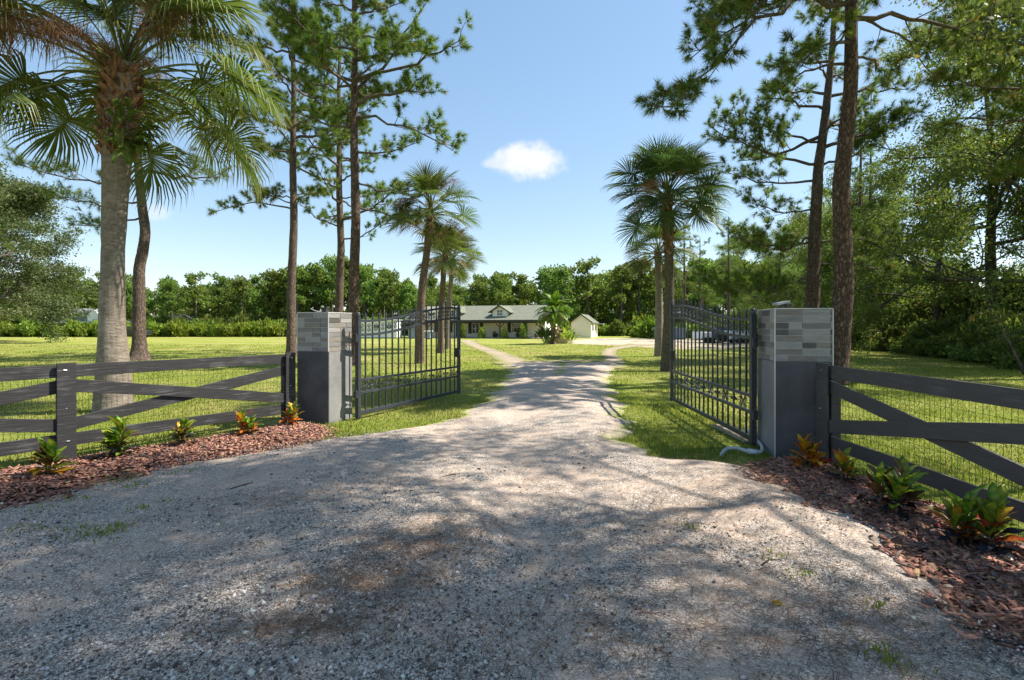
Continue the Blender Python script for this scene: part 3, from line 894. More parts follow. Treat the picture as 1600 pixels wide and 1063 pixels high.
hx0, hx1 = -17.9, 0.55
for (ya, za, yb, zb) in ((-0.45, 2.14, 5.8, 4.1), (12.05, 2.14, 5.8, 4.1)):
    vsx = [(hx0, ya, za), (hx1, ya, za), (hx1, yb, zb), (hx0, yb, zb)]
    b.add(vsx + [(x, y, z + 0.1) for x, y, z in vsx], [(0, 1, 2, 3), (7, 6, 5, 4), (0, 4, 5, 1), (1, 5, 6, 2), (3, 7, 4, 0)])
b.obj('roof', MAT['roof'], house)
b = MB()
b.box(hx0, hx1, -0.5, -0.452, 1.98, 2.2)
b.box(hx0 + 0.2, 0.25, -0.1, 0.1, 1.86, 2.08)
b.obj('porch_beam', MAT['dark_trim'], house)
b = MB()
b.bar((hx1 + 0.02, -0.45, 2.16), (hx1 + 0.02, 5.8, 4.12), 0.05, 0.22)
b.bar((hx1 + 0.02, 12.05, 2.16), (hx1 + 0.02, 5.8, 4.12), 0.05, 0.22)
b.obj('barge_board', MAT['dark_trim'], house)
for i, px_ in enumerate((-0.15, -5.1, -10.0, -14.6)):
    b = MB()
    b.box(px_ - 0.08, px_ + 0.08, -0.08, 0.08, 0.12, 1.86)
    po = b.obj('porch_post', MAT['timber'], house)
    b = MB()
    for s in (-1, 1):
        b.bar((px_ + s * 0.08, 0, 1.35), (px_ + s * 0.55, 0, 1.86), 0.09, 0.09, up=(0, 1, 0))
    b.obj('bracket', MAT['timber'], po)
for wx, ww, wh, wz in ((-3.5, 1.5, 1.2, 1.3), (-8.9, 1.0, 1.35, 1.22), (-13.3, 1.5, 1.2, 1.3)):
    wo_, p_ = window(house, wx, wz, ww, wh, 2.0, 2, 2)
    p_.obj('pane', MAT['glass'], wo_)
    for s in (-1, 1):
        b = MB()
        b.box(wx + s * (ww / 2 + 0.27) - 0.22, wx + s * (ww / 2 + 0.27) + 0.22, 1.95, 1.998, wz - wh / 2, wz + wh / 2)
        for k in range(8):
            zz = wz - wh / 2 + 0.08 + k * (wh - 0.16) / 7
            b.box(wx + s * (ww / 2 + 0.27) - 0.18, wx + s * (ww / 2 + 0.27) + 0.18, 1.93, 1.95, zz - 0.04, zz + 0.02)
        b.obj('shutter', MAT['shutter'], house)
b = MB()
b.box(-11.55, -10.6, 1.93, 1.998, 0.12, 2.05)
dr_ = b.obj('door', MAT['dark_trim'], house)
b = MB()
b.lathe([(0.0, 0), (0.035, 0.01), (0.035, 0.05), (0, 0.06)], 8, (-10.7, 1.9, 1.0))
b.obj('handle', MAT['white_metal'], dr_)
for dx in (-5.4, -11.7, -15.9):
    d = MB()
    z0, ze, zp, hw = 2.55, 3.35, 3.98, 0.95
    yf = 0.95
    d.add([(dx - hw, yf, z0), (dx + hw, yf, z0), (dx + hw, yf, ze), (dx, yf, zp - 0.06), (dx - hw, yf, ze),
           (dx - hw, 5.0, z0), (dx + hw, 5.0, z0), (dx + hw, 5.0, ze), (dx, 5.0, zp - 0.06), (dx - hw, 5.0, ze)],
          [(0, 1, 2, 3, 4), (1, 6, 7, 2), (5, 0, 4, 9), (9, 8, 7, 6, 5)])
    do = d.obj('dormer', MAT['white_wall'], house)
    r = MB()
    for s in (-1, 1):
        vsx = [(dx, yf - 0.35, zp), (dx + s * (hw + 0.42), yf - 0.35, ze - 0.24), (dx + s * (hw + 0.42), 5.2, ze - 0.24), (dx, 5.6, zp)]
        r.add(vsx + [(x, y, z + 0.07) for x, y, z in vsx], [(0, 1, 2, 3), (7, 6, 5, 4), (0, 4, 5, 1), (1, 5, 6, 2), (2, 6, 7, 3)])
    r.obj('dormer_roof', MAT['roof'], do)
    r = MB()
    for s in (-1, 1):
        r.bar((dx, yf - 0.37, zp + 0.01), (dx + s * (hw + 0.43), yf - 0.37, ze - 0.24), 0.04, 0.14)
    r.obj('fascia', MAT['dark_trim'], do)
    wo_, p_ = window(do, dx, 3.12, 0.8, 0.78, yf, 2, 2)
    wo_.parent = do
    wo_.data.materials.append(MAT['glass'])
    b2 = MB()
    b2.box(dx - 0.33, dx + 0.33, yf - 0.02, yf + 0.015, 2.8, 3.44)
    b2.obj('pane', MAT['glass'], do)

shed = thing('garage', 'small cream gabled garage standing right of the house', 'garage', at(892.5, 529, 66).to_3d().to_tuple()[:2] + (0,), -TH)
b = MB()
sw, sd, se, sp_ = 2.55, 7.0, 2.0, 2.95
b.add([(0, 0, 0), (sw, 0, 0), (sw, 0, se), (sw / 2, 0, sp_), (0, 0, se), (0, sd, 0), (sw, sd, 0), (sw, sd, se), (sw / 2, sd, sp_), (0, sd, se)],
      [(0, 1, 2, 3, 4), (1, 6, 7, 2), (5, 0, 4, 9), (9, 8, 7, 6, 5)])
b.obj('wall', MAT['wall'], shed)
b = MB()
for s in (0, 1):
    x1 = -0.2 if s == 0 else sw + 0.2
    vsx = [(sw / 2, -0.25, sp_ + 0.03), (x1, -0.25, se - 0.12), (x1, sd + 0.2, se - 0.12), (sw / 2, sd + 0.2, sp_ + 0.03)]
    b.add(vsx + [(x, y, z + 0.08) for x, y, z in vsx], [(0, 1, 2, 3), (7, 6, 5, 4), (0, 4, 5, 1), (1, 5, 6, 2), (2, 6, 7, 3)])
b.obj('roof', MAT['roof'], shed)
b = MB()
b.bar((sw / 2, -0.27, sp_ + 0.06), (-0.2, -0.27, se - 0.08), 0.04, 0.13)
b.bar((sw / 2, -0.27, sp_ + 0.06), (sw + 0.2, -0.27, se - 0.08), 0.04, 0.13)
b.obj('barge_board', MAT['dark_trim'], shed)
for k, yy in enumerate((1.2, 4.2)):
    b = MB()
    b.box(sw + 0.003, sw + 0.05, yy, yy + 0.9, 0.9, 1.7)
    b.obj('window', MAT['glass'], shed)
b = MB()
b.box(sw + 0.003, sw + 0.06, 2.5, 3.4, 0.02, 1.85)
b.obj('door', MAT['white_trim'], shed)
b = MB()                                                   # the little awning on the far side
b.box(sw + 0.02, sw + 1.0, 5.4, 6.9, 1.75, 1.82)
b.obj('awning', MAT['white_metal'], shed)

# ---- white sheds and trailers
def white_shed(label, px0, px1, ptop, Y, group=None, windows=3, roofm='white_metal', wallm='white_metal', depth=3.0, name='white_shed', cat='shed', door=True):
    p0, p1 = at(px0, ptop, Y), at(px1, ptop, Y)
    w, h = p1.x - p0.x, p0.z
    t = thing(name, label, cat, (p0.x, Y, 0), 0, group)
    b = MB()
    b.box(0, w, 0, depth, 0.1, h - 0.12)
    b.obj('wall', MAT[wallm], t)
    b = MB()
    b.box(-0.15, w + 0.15, -0.2, depth + 0.2, h - 0.12, h)
    b.obj('roof', MAT[roofm], t, bevel=0.02)
    b = MB()
    for k in range(int(w / 0.45)):
        b.box(0.2 + k * 0.45, 0.23 + k * 0.45, -0.02, 0.0, 0.12, h - 0.14)
    b.obj('rib', MAT[wallm], t)['kind'] = 'stuff'
    for k in range(windows):
        xx = w * (k + 0.6) / (windows + 0.2)
        wo_, p_ = window(t, xx, h * 0.62, 0.7, 0.55, -0.021, 1, 2)
        p_.obj('pane', MAT['glass'], wo_)
    if door:
        b = MB()
        b.box(w * 0.08, w * 0.08 + 0.8, -0.05, -0.001, 0.1, h - 0.3)
        b.obj('door', MAT['white_trim'], t)
    b = MB()
    b.box(0.05, w - 0.05, 0.05, depth - 0.05, 0.0, 0.1)
    b.obj('base', MAT['black_rubber'], t)
    return t


white_shed('long low white shed behind the left gate, beyond the lawn', 556, 620, 499.5, 62)
white_shed('small blue grey storage box between the white shed and the house', 638, 652, 513, 61, windows=0, wallm='blue_grey', roofm='grey_roof', depth=1.6, name='storage_box', cat='storage box', door=False)
white_shed('pale blue cabinet standing by the left end of the house porch', 664, 672, 517, 58, windows=0, wallm='blue_grey', depth=0.9, name='cabinet', cat='cabinet', door=False)
white_shed('blue grey container half hidden behind the twin palm trunks on the right', 1034, 1072, 512.5, 57, windows=0, wallm='blue_grey', roofm='blue_grey', name='container', cat='container', door=False)


def trailer(label, px0, px1, ptop, Y):
    p0, p1 = at(px0, ptop, Y), at(px1, ptop, Y)
    w, h = p1.x - p0.x, p0.z
    t = thing('cargo_trailer', label, 'trailer', (p0.x, Y, 0), 0, 'white trailers parked behind the right gate')
    b = MB()
    b.box(0, w, 0, 2.2, 0.35, h)
    b.obj('body', MAT['white_metal'], t, bevel=0.06)
    b = MB()
    b.box(0.05, w - 0.05, -0.03, -0.002, 0.36, 0.5)
    b.obj('skirt', MAT['blue_grey'], t)
    for xx in (w * 0.42, w * 0.68):
        b = MB()
        b.tube([(xx, -0.06, 0.26), (xx, 0.2, 0.26)], 0.26, 14)
        b.obj('wheel', MAT['black_rubber'], t)
    b = MB()
    b.bar((w, 1.1, 0.42), (w + 0.9, 1.1, 0.42), 0.1, 0.08)
    b.bar((w + 0.8, 1.1, 0.42), (w + 0.8, 1.1, 0.0), 0.06, 0.06, up=(0, 1, 0))
    b.obj('hitch', MAT['dark_trim'], t)
    return t


trailer('white cargo trailer showing through the middle pickets of the right gate', 1095, 1116, 519, 45)
trailer('white cargo trailer beside the hinge post of the right gate', 1140, 1178, 517, 44)


def car(label, x, y, rz, s=1.0):
    t = thing('parked_car', label, 'car', (x, y, 0), rz)
    b = MB()
    prof = [(-2.1, 0.35), (-2.15, 0.75), (-1.95, 0.92), (-1.35, 0.98), (-0.85, 1.42), (0.75, 1.45), (1.5, 1.0), (2.1, 0.9), (2.15, 0.4)]
    n = len(prof)
    for s_ in (-1, 1):
        pass
    vsx = [(x_, -0.82, z_) for x_, z_ in prof] + [(x_, 0.82, z_) for x_, z_ in prof]
    b.add(vsx, [tuple(range(n)), tuple(range(2 * n - 1, n - 1, -1))] + [(i, i + n, (i + 1) % n + n, (i + 1) % n) for i in range(n)])
    b.obj('body', MAT['dark_paint'], t, bevel=0.06)
    for s_ in (-1, 1):
        b = MB()
        yy = s_ * 0.83
        b.add([(-1.2, yy, 1.0), (1.3, yy, 1.0), (0.7, yy, 1.38), (-0.8, yy, 1.37)], [(0, 1, 2, 3)])
        b.obj('side_window', MAT['glass'], t)
        for xx in (-1.35, 1.35):
            b = MB()
            b.tube([(xx, s_ * 0.66, 0.33), (xx, s_ * 0.86, 0.33)], 0.33, 16)
            w_ = b.obj('wheel', MAT['black_rubber'], t)
            b = MB()
            b.tube([(xx, s_ * 0.862, 0.33), (xx, s_ * 0.88, 0.33)], 0.2, 12)
            b.obj('rim', MAT['white_metal'], w_)
    return t


car('dark car parked at the hedge, mostly hidden behind the far left pine trunk', *gp(203, 528.5), 0.15)
car('dark car parked between the two white trailers', at(1127, 535, 46).x, 46.5, 1.4)

# neighbour's house
nb = thing('neighbour_house', 'neighbouring white house with a slate grey roof behind the left hedge', 'house', (at(48, 500, 78).x, 78, 0), 0.0)
b = MB()
b.box(0, 10.2, 0, 6, 0, 2.1)
b.obj('wall', MAT['white_wall'], nb)
b = MB()
b.add([(-0.4, -0.4, 2.1), (10.6, -0.4, 2.1), (10.6, 6.4, 2.1), (-0.4, 6.4, 2.1), (2.2, 3.0, 4.3), (7.6, 3.0, 4.3)], [(0, 1, 5, 4), (1, 2, 5), (2, 3, 4, 5), (3, 0, 4), (3, 2, 1, 0)])
b.obj('roof', MAT['grey_roof'], nb)
b = MB()
b.box(-0.45, 10.65, -0.47, -0.42, 1.95, 2.12)
b.obj('gutter', MAT['white_trim'], nb)
b = MB()
b.add([(8.8, -0.2, 0), (10.6, -0.2, 0), (10.6, -0.2, 3.2), (9.7, -0.2, 4.0), (8.8, -0.2, 3.2), (8.8, 3, 0), (10.6, 3, 0), (10.6, 3, 3.2), (9.7, 3, 4.0), (8.8, 3, 3.2)],
      [(0, 1, 2, 3, 4), (1, 6, 7, 2), (5, 0, 4, 9), (2, 7, 8, 3), (3, 8, 9, 4)])
b.obj('gable', MAT['white_wall'], nb)
for wx in (1.4, 4.0, 6.6):
    wo_, p_ = window(nb, wx, 1.3, 1.1, 1.0, 0.0, 1, 2)
    p_.obj('pane', MAT['glass'], wo_)
hut = thing('hut', 'dark roofed hut showing just above the left hedge', 'hut', (at(256, 500, 80).x, 80, 0), 0)
b = MB()
b.box(0.3, 3.1, 0.2, 3, 0, 2.3)
b.obj('wall', MAT['dark_trim'], hut)
b = MB()
b.add([(-0.1, -0.3, 2.45), (3.5, -0.3, 2.45), (3.5, 3.4, 2.45), (-0.1, 3.4, 2.45), (1.2, 1.5, 3.4), (2.2, 1.5, 3.4)], [(0, 1, 5, 4), (1, 2, 5), (2, 3, 4, 5), (3, 0, 4), (3, 2, 1, 0)])
b.obj('roof', MAT['dark_trim'], hut)

# ---- fountain
fx, fy = gp(872, 536.5)
fo = thing('fountain', 'tan three tier stone fountain under the bright palm', 'fountain', (fx, fy, 0))
b = MB()
b.lathe([(0, 0), (0.95, 0), (1.0, 0.1), (1.0, 0.32), (1.08, 0.36), (1.08, 0.42), (0.92, 0.42), (0.88, 0.2), (0, 0.2)], 24)
b.obj('basin', MAT['stone'], fo, smooth=False)
b = MB()
b.lathe([(0.22, 0.2), (0.18, 0.4), (0.28, 0.5), (0.2, 0.6), (0.14, 0.9), (0.2, 0.98)], 16)
b.lathe([(0.11, 1.02), (0.08, 1.15), (0.13, 1.3), (0.08, 1.36)], 14)
b.obj('column', MAT['stone'], fo, smooth=True)
for r0, z0 in ((0.72, 0.72), (0.45, 1.06), (0.26, 1.36)):
    b = MB()
    b.lathe([(0.1, z0 - 0.02), (r0 * 0.6, z0 + 0.05), (r0, z0 + 0.17), (r0 + 0.03, z0 + 0.2), (r0 - 0.04, z0 + 0.2), (r0 * 0.5, z0 + 0.1), (0, z0 + 0.08)], 22)
    b.obj('bowl', MAT['stone'], fo, smooth=True)
b = MB()
b.lathe([(0.04, 1.45), (0.09, 1.6), (0.05, 1.72), (0, 1.8)], 12)
b.obj('finial', MAT['stone'], fo, smooth=True)

# ------------------------------------------------------------------ gate pillars
MAT['pillar_dark'] = mat_basic('charcoal_stucco', (0.066, 0.064, 0.067), (0.108, 0.105, 0.107), 2.5, 0.8, bump=0.006, bscale=45.0, spec=0.3)
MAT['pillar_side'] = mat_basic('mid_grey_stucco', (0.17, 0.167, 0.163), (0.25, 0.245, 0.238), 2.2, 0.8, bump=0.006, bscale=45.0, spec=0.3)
MAT['grout'] = mat_basic('tile_grout', (0.46, 0.45, 0.43), (0.54, 0.53, 0.5), 12.0, 0.9)
MAT['trim_strip'] = mat_basic('pale_corner_strip', (0.55, 0.55, 0.55), None, 5.0, 0.4, metal=0.3)
TILES = [mat_basic('light_grey_tile', (0.235, 0.22, 0.205), (0.31, 0.292, 0.272), 5.0, 0.55, stretch=(1, 1, 8), bump=0.002, rnd=0.08),
         mat_basic('mid_grey_tile', (0.15, 0.142, 0.136), (0.205, 0.196, 0.186), 5.0, 0.55, stretch=(1, 1, 8), bump=0.002, rnd=0.1),
         mat_basic('taupe_tile', (0.17, 0.148, 0.124), (0.235, 0.208, 0.178), 5.0, 0.55, stretch=(1, 1, 8), bump=0.002, rnd=0.1),
         mat_basic('dark_grey_tile', (0.07, 0.063, 0.059), (0.11, 0.10, 0.093), 5.0, 0.55, stretch=(1, 1, 8), bump=0.002, rnd=0.1)]


def pillar(label, corner, ang, w, side, H=1.75, split=1.135, seed=3):
    """square pillar; corner = the near corner on the gate side, ang = rotation, side = +1 body to local +x"""
    t = thing('gate_pillar', label, 'pillar', (corner[0], corner[1], 0), ang, 'gate pillars')
    x0, x1 = (0, w) if side > 0 else (-w, 0)
    b = MB()
    b.box(x0, x1, 0, w, -0.05, split)
    b.obj('panel', MAT['pillar_dark'], t, bevel=0.004)
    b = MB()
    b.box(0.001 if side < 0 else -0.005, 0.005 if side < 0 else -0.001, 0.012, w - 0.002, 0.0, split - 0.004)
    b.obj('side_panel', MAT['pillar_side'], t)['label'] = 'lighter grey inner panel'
    b = MB()
    b.box(x0 + 0.008, x1 - 0.008, 0.008, w - 0.008, split + 0.001, H - 0.003)
    b.obj('core', MAT['grout'], t)
    rg = random.Random(seed)
    rows, gr = 8, 0.0085
    rh = (H - split) / rows
    cache = {}

    def tile_mesh(L, mi):
        k = (round(L, 3), mi)
        if k not in cache:
            m = MB()
            m.box(0, L - gr, 0, 0.009, 0, rh - gr)
            cache[k] = m.mesh('tile', TILES[mi])
        return cache[k]
    # faces: origin, direction
    cx = (x0 + x1) / 2
    for face in range(4):
        for r in range(rows):
            cuts = [0.0]
            pos = rg.choice([0.15, 0.3, 0.3, 0.15])
            while pos < w - 0.02:
                cuts.append(pos)
                pos += rg.choice([0.15, 0.3, 0.3])
            cuts.append(w)
            last_mi = -1
            for a, c in zip(cuts[:-1], cuts[1:]):
                u = rg.random()
                mi = 0 if u < 0.36 else 1 if u < 0.64 else 2 if u < 0.86 else 3
                if mi == last_mi:
                    mi = (mi + rg.choice((1, 2))) % 3
                last_mi = mi
                jut = rg.uniform(-0.0015, 0.0015)
                z = split + r * rh + 0.003
                # local tile: length along +x, face at y=0, built for the face looking to -y
                rot = face * math.pi / 2
                c_, s_ = math.cos(rot), math.sin(rot)
                lx, ly = a - w / 2 + gr / 2, -w / 2 + jut
                gx, gy = lx * c_ - ly * s_, lx * s_ + ly * c_
                new_obj('tile', tile_mesh(c - a, mi), t, loc=(cx + gx, w / 2 + gy, z), rot=(0, 0, rot))
    b = MB()
    b.box(x0 - 0.004, x1 + 0.004, -0.004, w + 0.004, H, H + 0.012)
    b.obj('cap', MAT['grout'], t, bevel=0.003)
    b = MB()
    e = 0.012
    for xx in ((x0, x1)):
        b.box(xx - (0.0042 if xx == x0 else e - 0.0042), xx + (e - 0.0042 if xx == x0 else 0.0042), -0.0042, 0.008, split if side < 0 else 0.0, H - 0.001)
    b.obj('corner_strip', MAT['trim_strip'], t)
    return t


AL, AR = math.radians(-18.5), math.radians(-9.0)
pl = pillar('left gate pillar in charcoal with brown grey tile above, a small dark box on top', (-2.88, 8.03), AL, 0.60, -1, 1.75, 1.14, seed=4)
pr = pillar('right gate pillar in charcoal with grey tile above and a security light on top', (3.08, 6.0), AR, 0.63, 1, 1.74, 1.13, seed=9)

MAT['gate_metal'] = mat_basic('charcoal_gate_metal', (0.032, 0.036, 0.044), (0.05, 0.055, 0.064), 20.0, 0.45, spec=0.5, metal=0.2)
MAT['gate_worn'] = MAT['gate_metal']
bx = thing('junction_box', 'small dark box standing on top of the left pillar', 'box', tuple(at(508.5, 487.2, 8.1)[:2]) + (1.763,), AL)
b = MB()
b.box(-0.045, 0.045, -0.04, 0.04, 0, 0.06)
b.obj('box_body', MAT['dark_trim'], bx, bevel=0.006)
b = MB()
b.box(-0.05, 0.05, -0.045, 0.045, 0.06, 0.075)
b.obj('lid', MAT['gate_metal'], bx, bevel=0.004)
b = MB()
b.tube([(-0.05, 0, 0.02), (-0.14, 0.03, 0.008), (-0.22, 0.0, 0.03), (-0.30, 0.02, 0.06), (-0.26, 0.03, 0.07)], 0.006, 5)
b.obj('wire', MAT['trim_strip'], bx, smooth=True)

sl = thing('security_light', 'grey solar security light on top of the right pillar', 'light', tuple(at(1222, 484, 6.15)[:2]) + (1.753,), AR + 0.2)
b = MB()
b.box(-0.05, 0.05, -0.04, 0.05, 0, 0.02)
b.tube([(0, 0, 0.02), (0.0, 0.0, 0.05)], 0.015, 8)
b.obj('bracket', MAT['gate_metal'], sl)
MAT['lamp_grey'] = mat_basic('grey_lamp_plastic', (0.28, 0.29, 0.30), None, 4.0, 0.45)
b = MB()
b.bar((-0.09, 0.0, 0.055), (0.08, 0.02, 0.082), 0.10, 0.03)
b.obj('solar_panel', MAT['lamp_grey'], sl, bevel=0.006)
for xx in (0.035, 0.075):
    b = MB()
    b.box(xx - 0.017, xx + 0.017, -0.07, -0.02, 0.02, 0.06)
    b.obj('lamp_head', MAT['dark_trim'], sl, bevel=0.006)


# ------------------------------------------------------------------ gates
def scroll_curve(r, flip=1, up=1):
    pts = []
    for k in range(15):
        a = k / 14 * 2.1 * 2 * math.pi * 0.8
        rr = r * (1 - 0.78 * k / 14)
        pts.append((flip * (r - rr * math.cos(a)), 0, up * rr * math.sin(a)))
    return pts


SCR = {}


def scroll_mesh(w, h, kind):
    k = (round(w, 2), round(h, 2), kind)
    if k in SCR:
        return SCR[k]
    b = MB()
    if kind == 'panel':
        r = h * 0.27
        for fx_ in (-1, 1):
            for up in (-1, 1):
                pts = [(fx_ * (w * 0.05 + x * 0.95), 0, up * (0.012) + z * 0.9 + up * h * 0.16) for x, _, z in scroll_curve(r, 1, up)]
                b.tube([(0, 0, 0)] + pts, 0.0065, 5)
            pts = [(fx_ * (w * 0.46 - x * 0.75), 0, z * 0.7) for x, _, z in scroll_curve(r * 0.85, 1, fx_)]
            b.tube([(0, 0, 0), (fx_ * w * 0.22, 0, 0)] + pts, 0.006, 5)
    else:
        r = min(w * 0.42, h * 0.25)
        b.tube([(0, 0, 0)] + [(x - r * 0.9, 0, z * 0.9 + h * 0.18) for x, _, z in scroll_curve(r, 1, 1)], 0.0055, 5)
        b.tube([(0, 0, 0)] + [(r * 0.9 - x, 0, -z * 0.9 - h * 0.18) for x, _, z in scroll_curve(r, 1, 1)], 0.0055, 5)
    SCR[k] = b.mesh('scroll', MAT['gate_metal'], True)
    return SCR[k]


def gate(label, hinge, free, n_pick=17, zs=(0.11, 0.44, 0.65), zlow=1.40, zhigh=1.70, band=0.23, post_h=1.69, free_h=1.95, mirror=1):
    d = Vector((free[0] - hinge[0], free[1] - hinge[1]))
    L = d.length
    t = thing('gate_leaf', label, 'gate', (hinge[0], hinge[1], 0), math.atan2(d.y, d.x), 'open gate leaves')

    def z2(x):
        s = min(max(x / L * 1.12 - 0.05, 0), 1)
        s = s * s * (3 - 2 * s)
        return zlow + (zhigh - zlow) * s
    G = MAT['gate_metal']
    b = MB()
    b.box(-0.035, 0.035, -0.035, 0.035, 0.03, post_h)
    hp = b.obj('hinge_post', G, t, bevel=0.005)
    b = MB()
    b.lathe([(0.03, 0), (0.045, 0.015), (0.03, 0.03), (0.04, 0.055), (0.02, 0.08), (0, 0.085)], 10, (0, 0, post_h))
    b.obj('cap', G, hp, smooth=True)
    b = MB()
    b.box(L - 0.03, L + 0.03, -0.03, 0.03, 0.06, free_h)
    fp = b.obj('end_post', G, t, bevel=0.005)
    b = MB()
    b.lathe([(0.03, 0), (0.04, 0.012), (0.02, 0.03), (0.028, 0.05), (0, 0.09)], 10, (L, 0, free_h))
    b.obj('cap', G, fp, smooth=True)
    for i, z in enumerate(zs):
        b = MB()
        hh = 0.03 if i == 0 else 0.02
        b.box(0.0351, L - 0.0301, -0.022, 0.022, z - hh, z + hh)
        b.obj('rail', G, t, bevel=0.003)
    for dz in (0, band):
        b = MB()
        n = 26
        pts = [(0.036 + (L - 0.068) * k / n, 0, z2(L * k / n) + dz) for k in range(n + 1)]
        vsx, fs = [], []
        for p in pts:
            vsx += [(p[0], -0.02, p[2] - 0.02), (p[0], 0.02, p[2] - 0.02), (p[0], 0.02, p[2] + 0.02), (p[0], -0.02, p[2] + 0.02)]
        for k in range(n):
            for q in range(4):
                fs.append((4 * k + q, 4 * k + (q + 1) % 4, 4 * k + 4 + (q + 1) % 4, 4 * k + 4 + q))
        fs += [(0, 3, 2, 1), (4 * n, 4 * n + 1, 4 * n + 2, 4 * n + 3)]
        b.add(vsx, fs)
        b.obj('curved_rail', G, t)
    sp = L / (n_pick + 1)
    for i in range(1, n_pick + 1):
        x = sp * i
        zt = z2(x) + band + 0.09
        b = MB()
        pw = 0.011
        b.box(x - pw, x + pw, -pw, pw, zs[0] + 0.02, zs[1] - 0.0203)
        if i % 3 == 0:
            b.box(x - pw, x + pw, -pw, pw, zs[1] + 0.0203, zs[2] - 0.0203)
        b.box(x - pw, x + pw, -pw, pw, zs[2] + 0.0203, zt)
        b.add([(x - pw * 1.15, -pw * 1.15, zt), (x + pw * 1.15, -pw * 1.15, zt), (x + pw * 1.15, pw * 1.15, zt), (x - pw * 1.15, pw * 1.15, zt), (x, 0, zt + 0.06)],
              [(0, 1, 4), (1, 2, 4), (2, 3, 4), (3, 0, 4), (3, 2, 1, 0)])
        b.obj('picket', G, t)
        if i < n_pick + 1:
            zc = (z2(x + sp / 2) + z2(x + sp / 2)) / 2 + band / 2
            new_obj('scroll', scroll_mesh(sp - 0.03, band - 0.05, 'top'), t, loc=(x + sp / 2, 0, zc))
    new_obj('scroll', scroll_mesh(sp - 0.03, band - 0.05, 'top'), t, loc=(sp / 2, 0, z2(sp / 2) + band / 2))
    for k in range(6):
        new_obj('scroll', scroll_mesh(sp * 3 - 0.04, zs[2] - zs[1] - 0.04, 'panel'), t, loc=(sp * (3 * k + 1.5), 0, (zs[1] + zs[2]) / 2))
    for z in (0.42, 1.34):
        b = MB()
        b.box(-0.075, -0.0355, -0.03, 0.03, z - 0.06, z + 0.06)
        b.tube([(-0.055, -0.045 * 0, z - 0.085), (-0.055, 0, z + 0.085)], 0.016, 8)
        b.obj('hinge', G, t, bevel=0.003)
    b = MB()
    b.box(L - 0.10, L - 0.031, -0.045, 0.045, 0.86, 1.06)
    lk = b.obj('lock_box', MAT['dark_trim'], t, bevel=0.006)
    b = MB()
    b.tube([(L - 0.07, -0.05, 0.9), (L - 0.07, -0.075, 0.93), (L - 0.07, -0.075, 1.0), (L - 0.07, -0.05, 1.03)], 0.008, 6)
    b.obj('handle', MAT['trim_strip'], lk, smooth=True)
    return t


gate('left gate leaf of dark pickets and scrollwork, swung open beside the left pillar', (-2.53, 8.42), (-1.17, 11.25))
gate('right gate leaf of dark pickets and scrollwork, swung open beside the right pillar', (3.07, 6.52), (3.17, 10.15))

# conduit and plank at the right gate
MAT['pvc'] = mat_basic('grey_conduit', (0.36, 0.38, 0.39), (0.44, 0.46, 0.47), 6.0, 0.45)
cp = [gp(1126, 715), gp(1133, 709), gp(1150, 709), gp(1166, 713), gp(1184, 716), gp(1192, 712), gp(1190, 704), gp(1178, 694), gp(1164, 685)]
zz = [0.01, 0.06, 0.075, 0.06, 0.06, 0.06, 0.07, 0.10, 0.14]
cd = thing('conduit', 'bent grey plastic conduit lying at the foot of the right pillar', 'pipe', (cp[0][0], cp[0][1], 0))
P_ = [Vector((x - cp[0][0], y - cp[0][1], z)) for (x, y), z in zip(cp, zz)]
for _ in range(2):
    P_ = [P_[0]] + [p for i in range(len(P_) - 1) for p in (P_[i].lerp(P_[i + 1], 0.25), P_[i].lerp(P_[i + 1], 0.75))] + [P_[-1]]
b = MB()
b.tube(P_, 0.021, 10)
b.obj('pipe', MAT['pvc'], cd, smooth=True)
b = MB()
q0, q1 = P_[len(P_) * 2 // 5], P_[len(P_) // 2]
b.tube([q0, q1], 0.033, 10)
b.obj('coupling', MAT['pvc'], cd, smooth=True)
MAT['plank'] = mat_basic('weathered_plank', (0.20, 0.16, 0.11), (0.34, 0.28, 0.2), 8.0, 0.9, stretch=(1, 6, 1), bump=0.004)
a0, a1 = Vector((*gp(1120, 668), 0.03)), Vector((*gp(1172, 694), 0.03))
pk = thing('plank', 'weathered board lying on the grass under the right gate', 'board', tuple(a0))
b = MB()
b.bar((0, 0, 0), a1 - a0, 0.16, 0.035)
b.obj('board', MAT['plank'], pk, bevel=0.004)


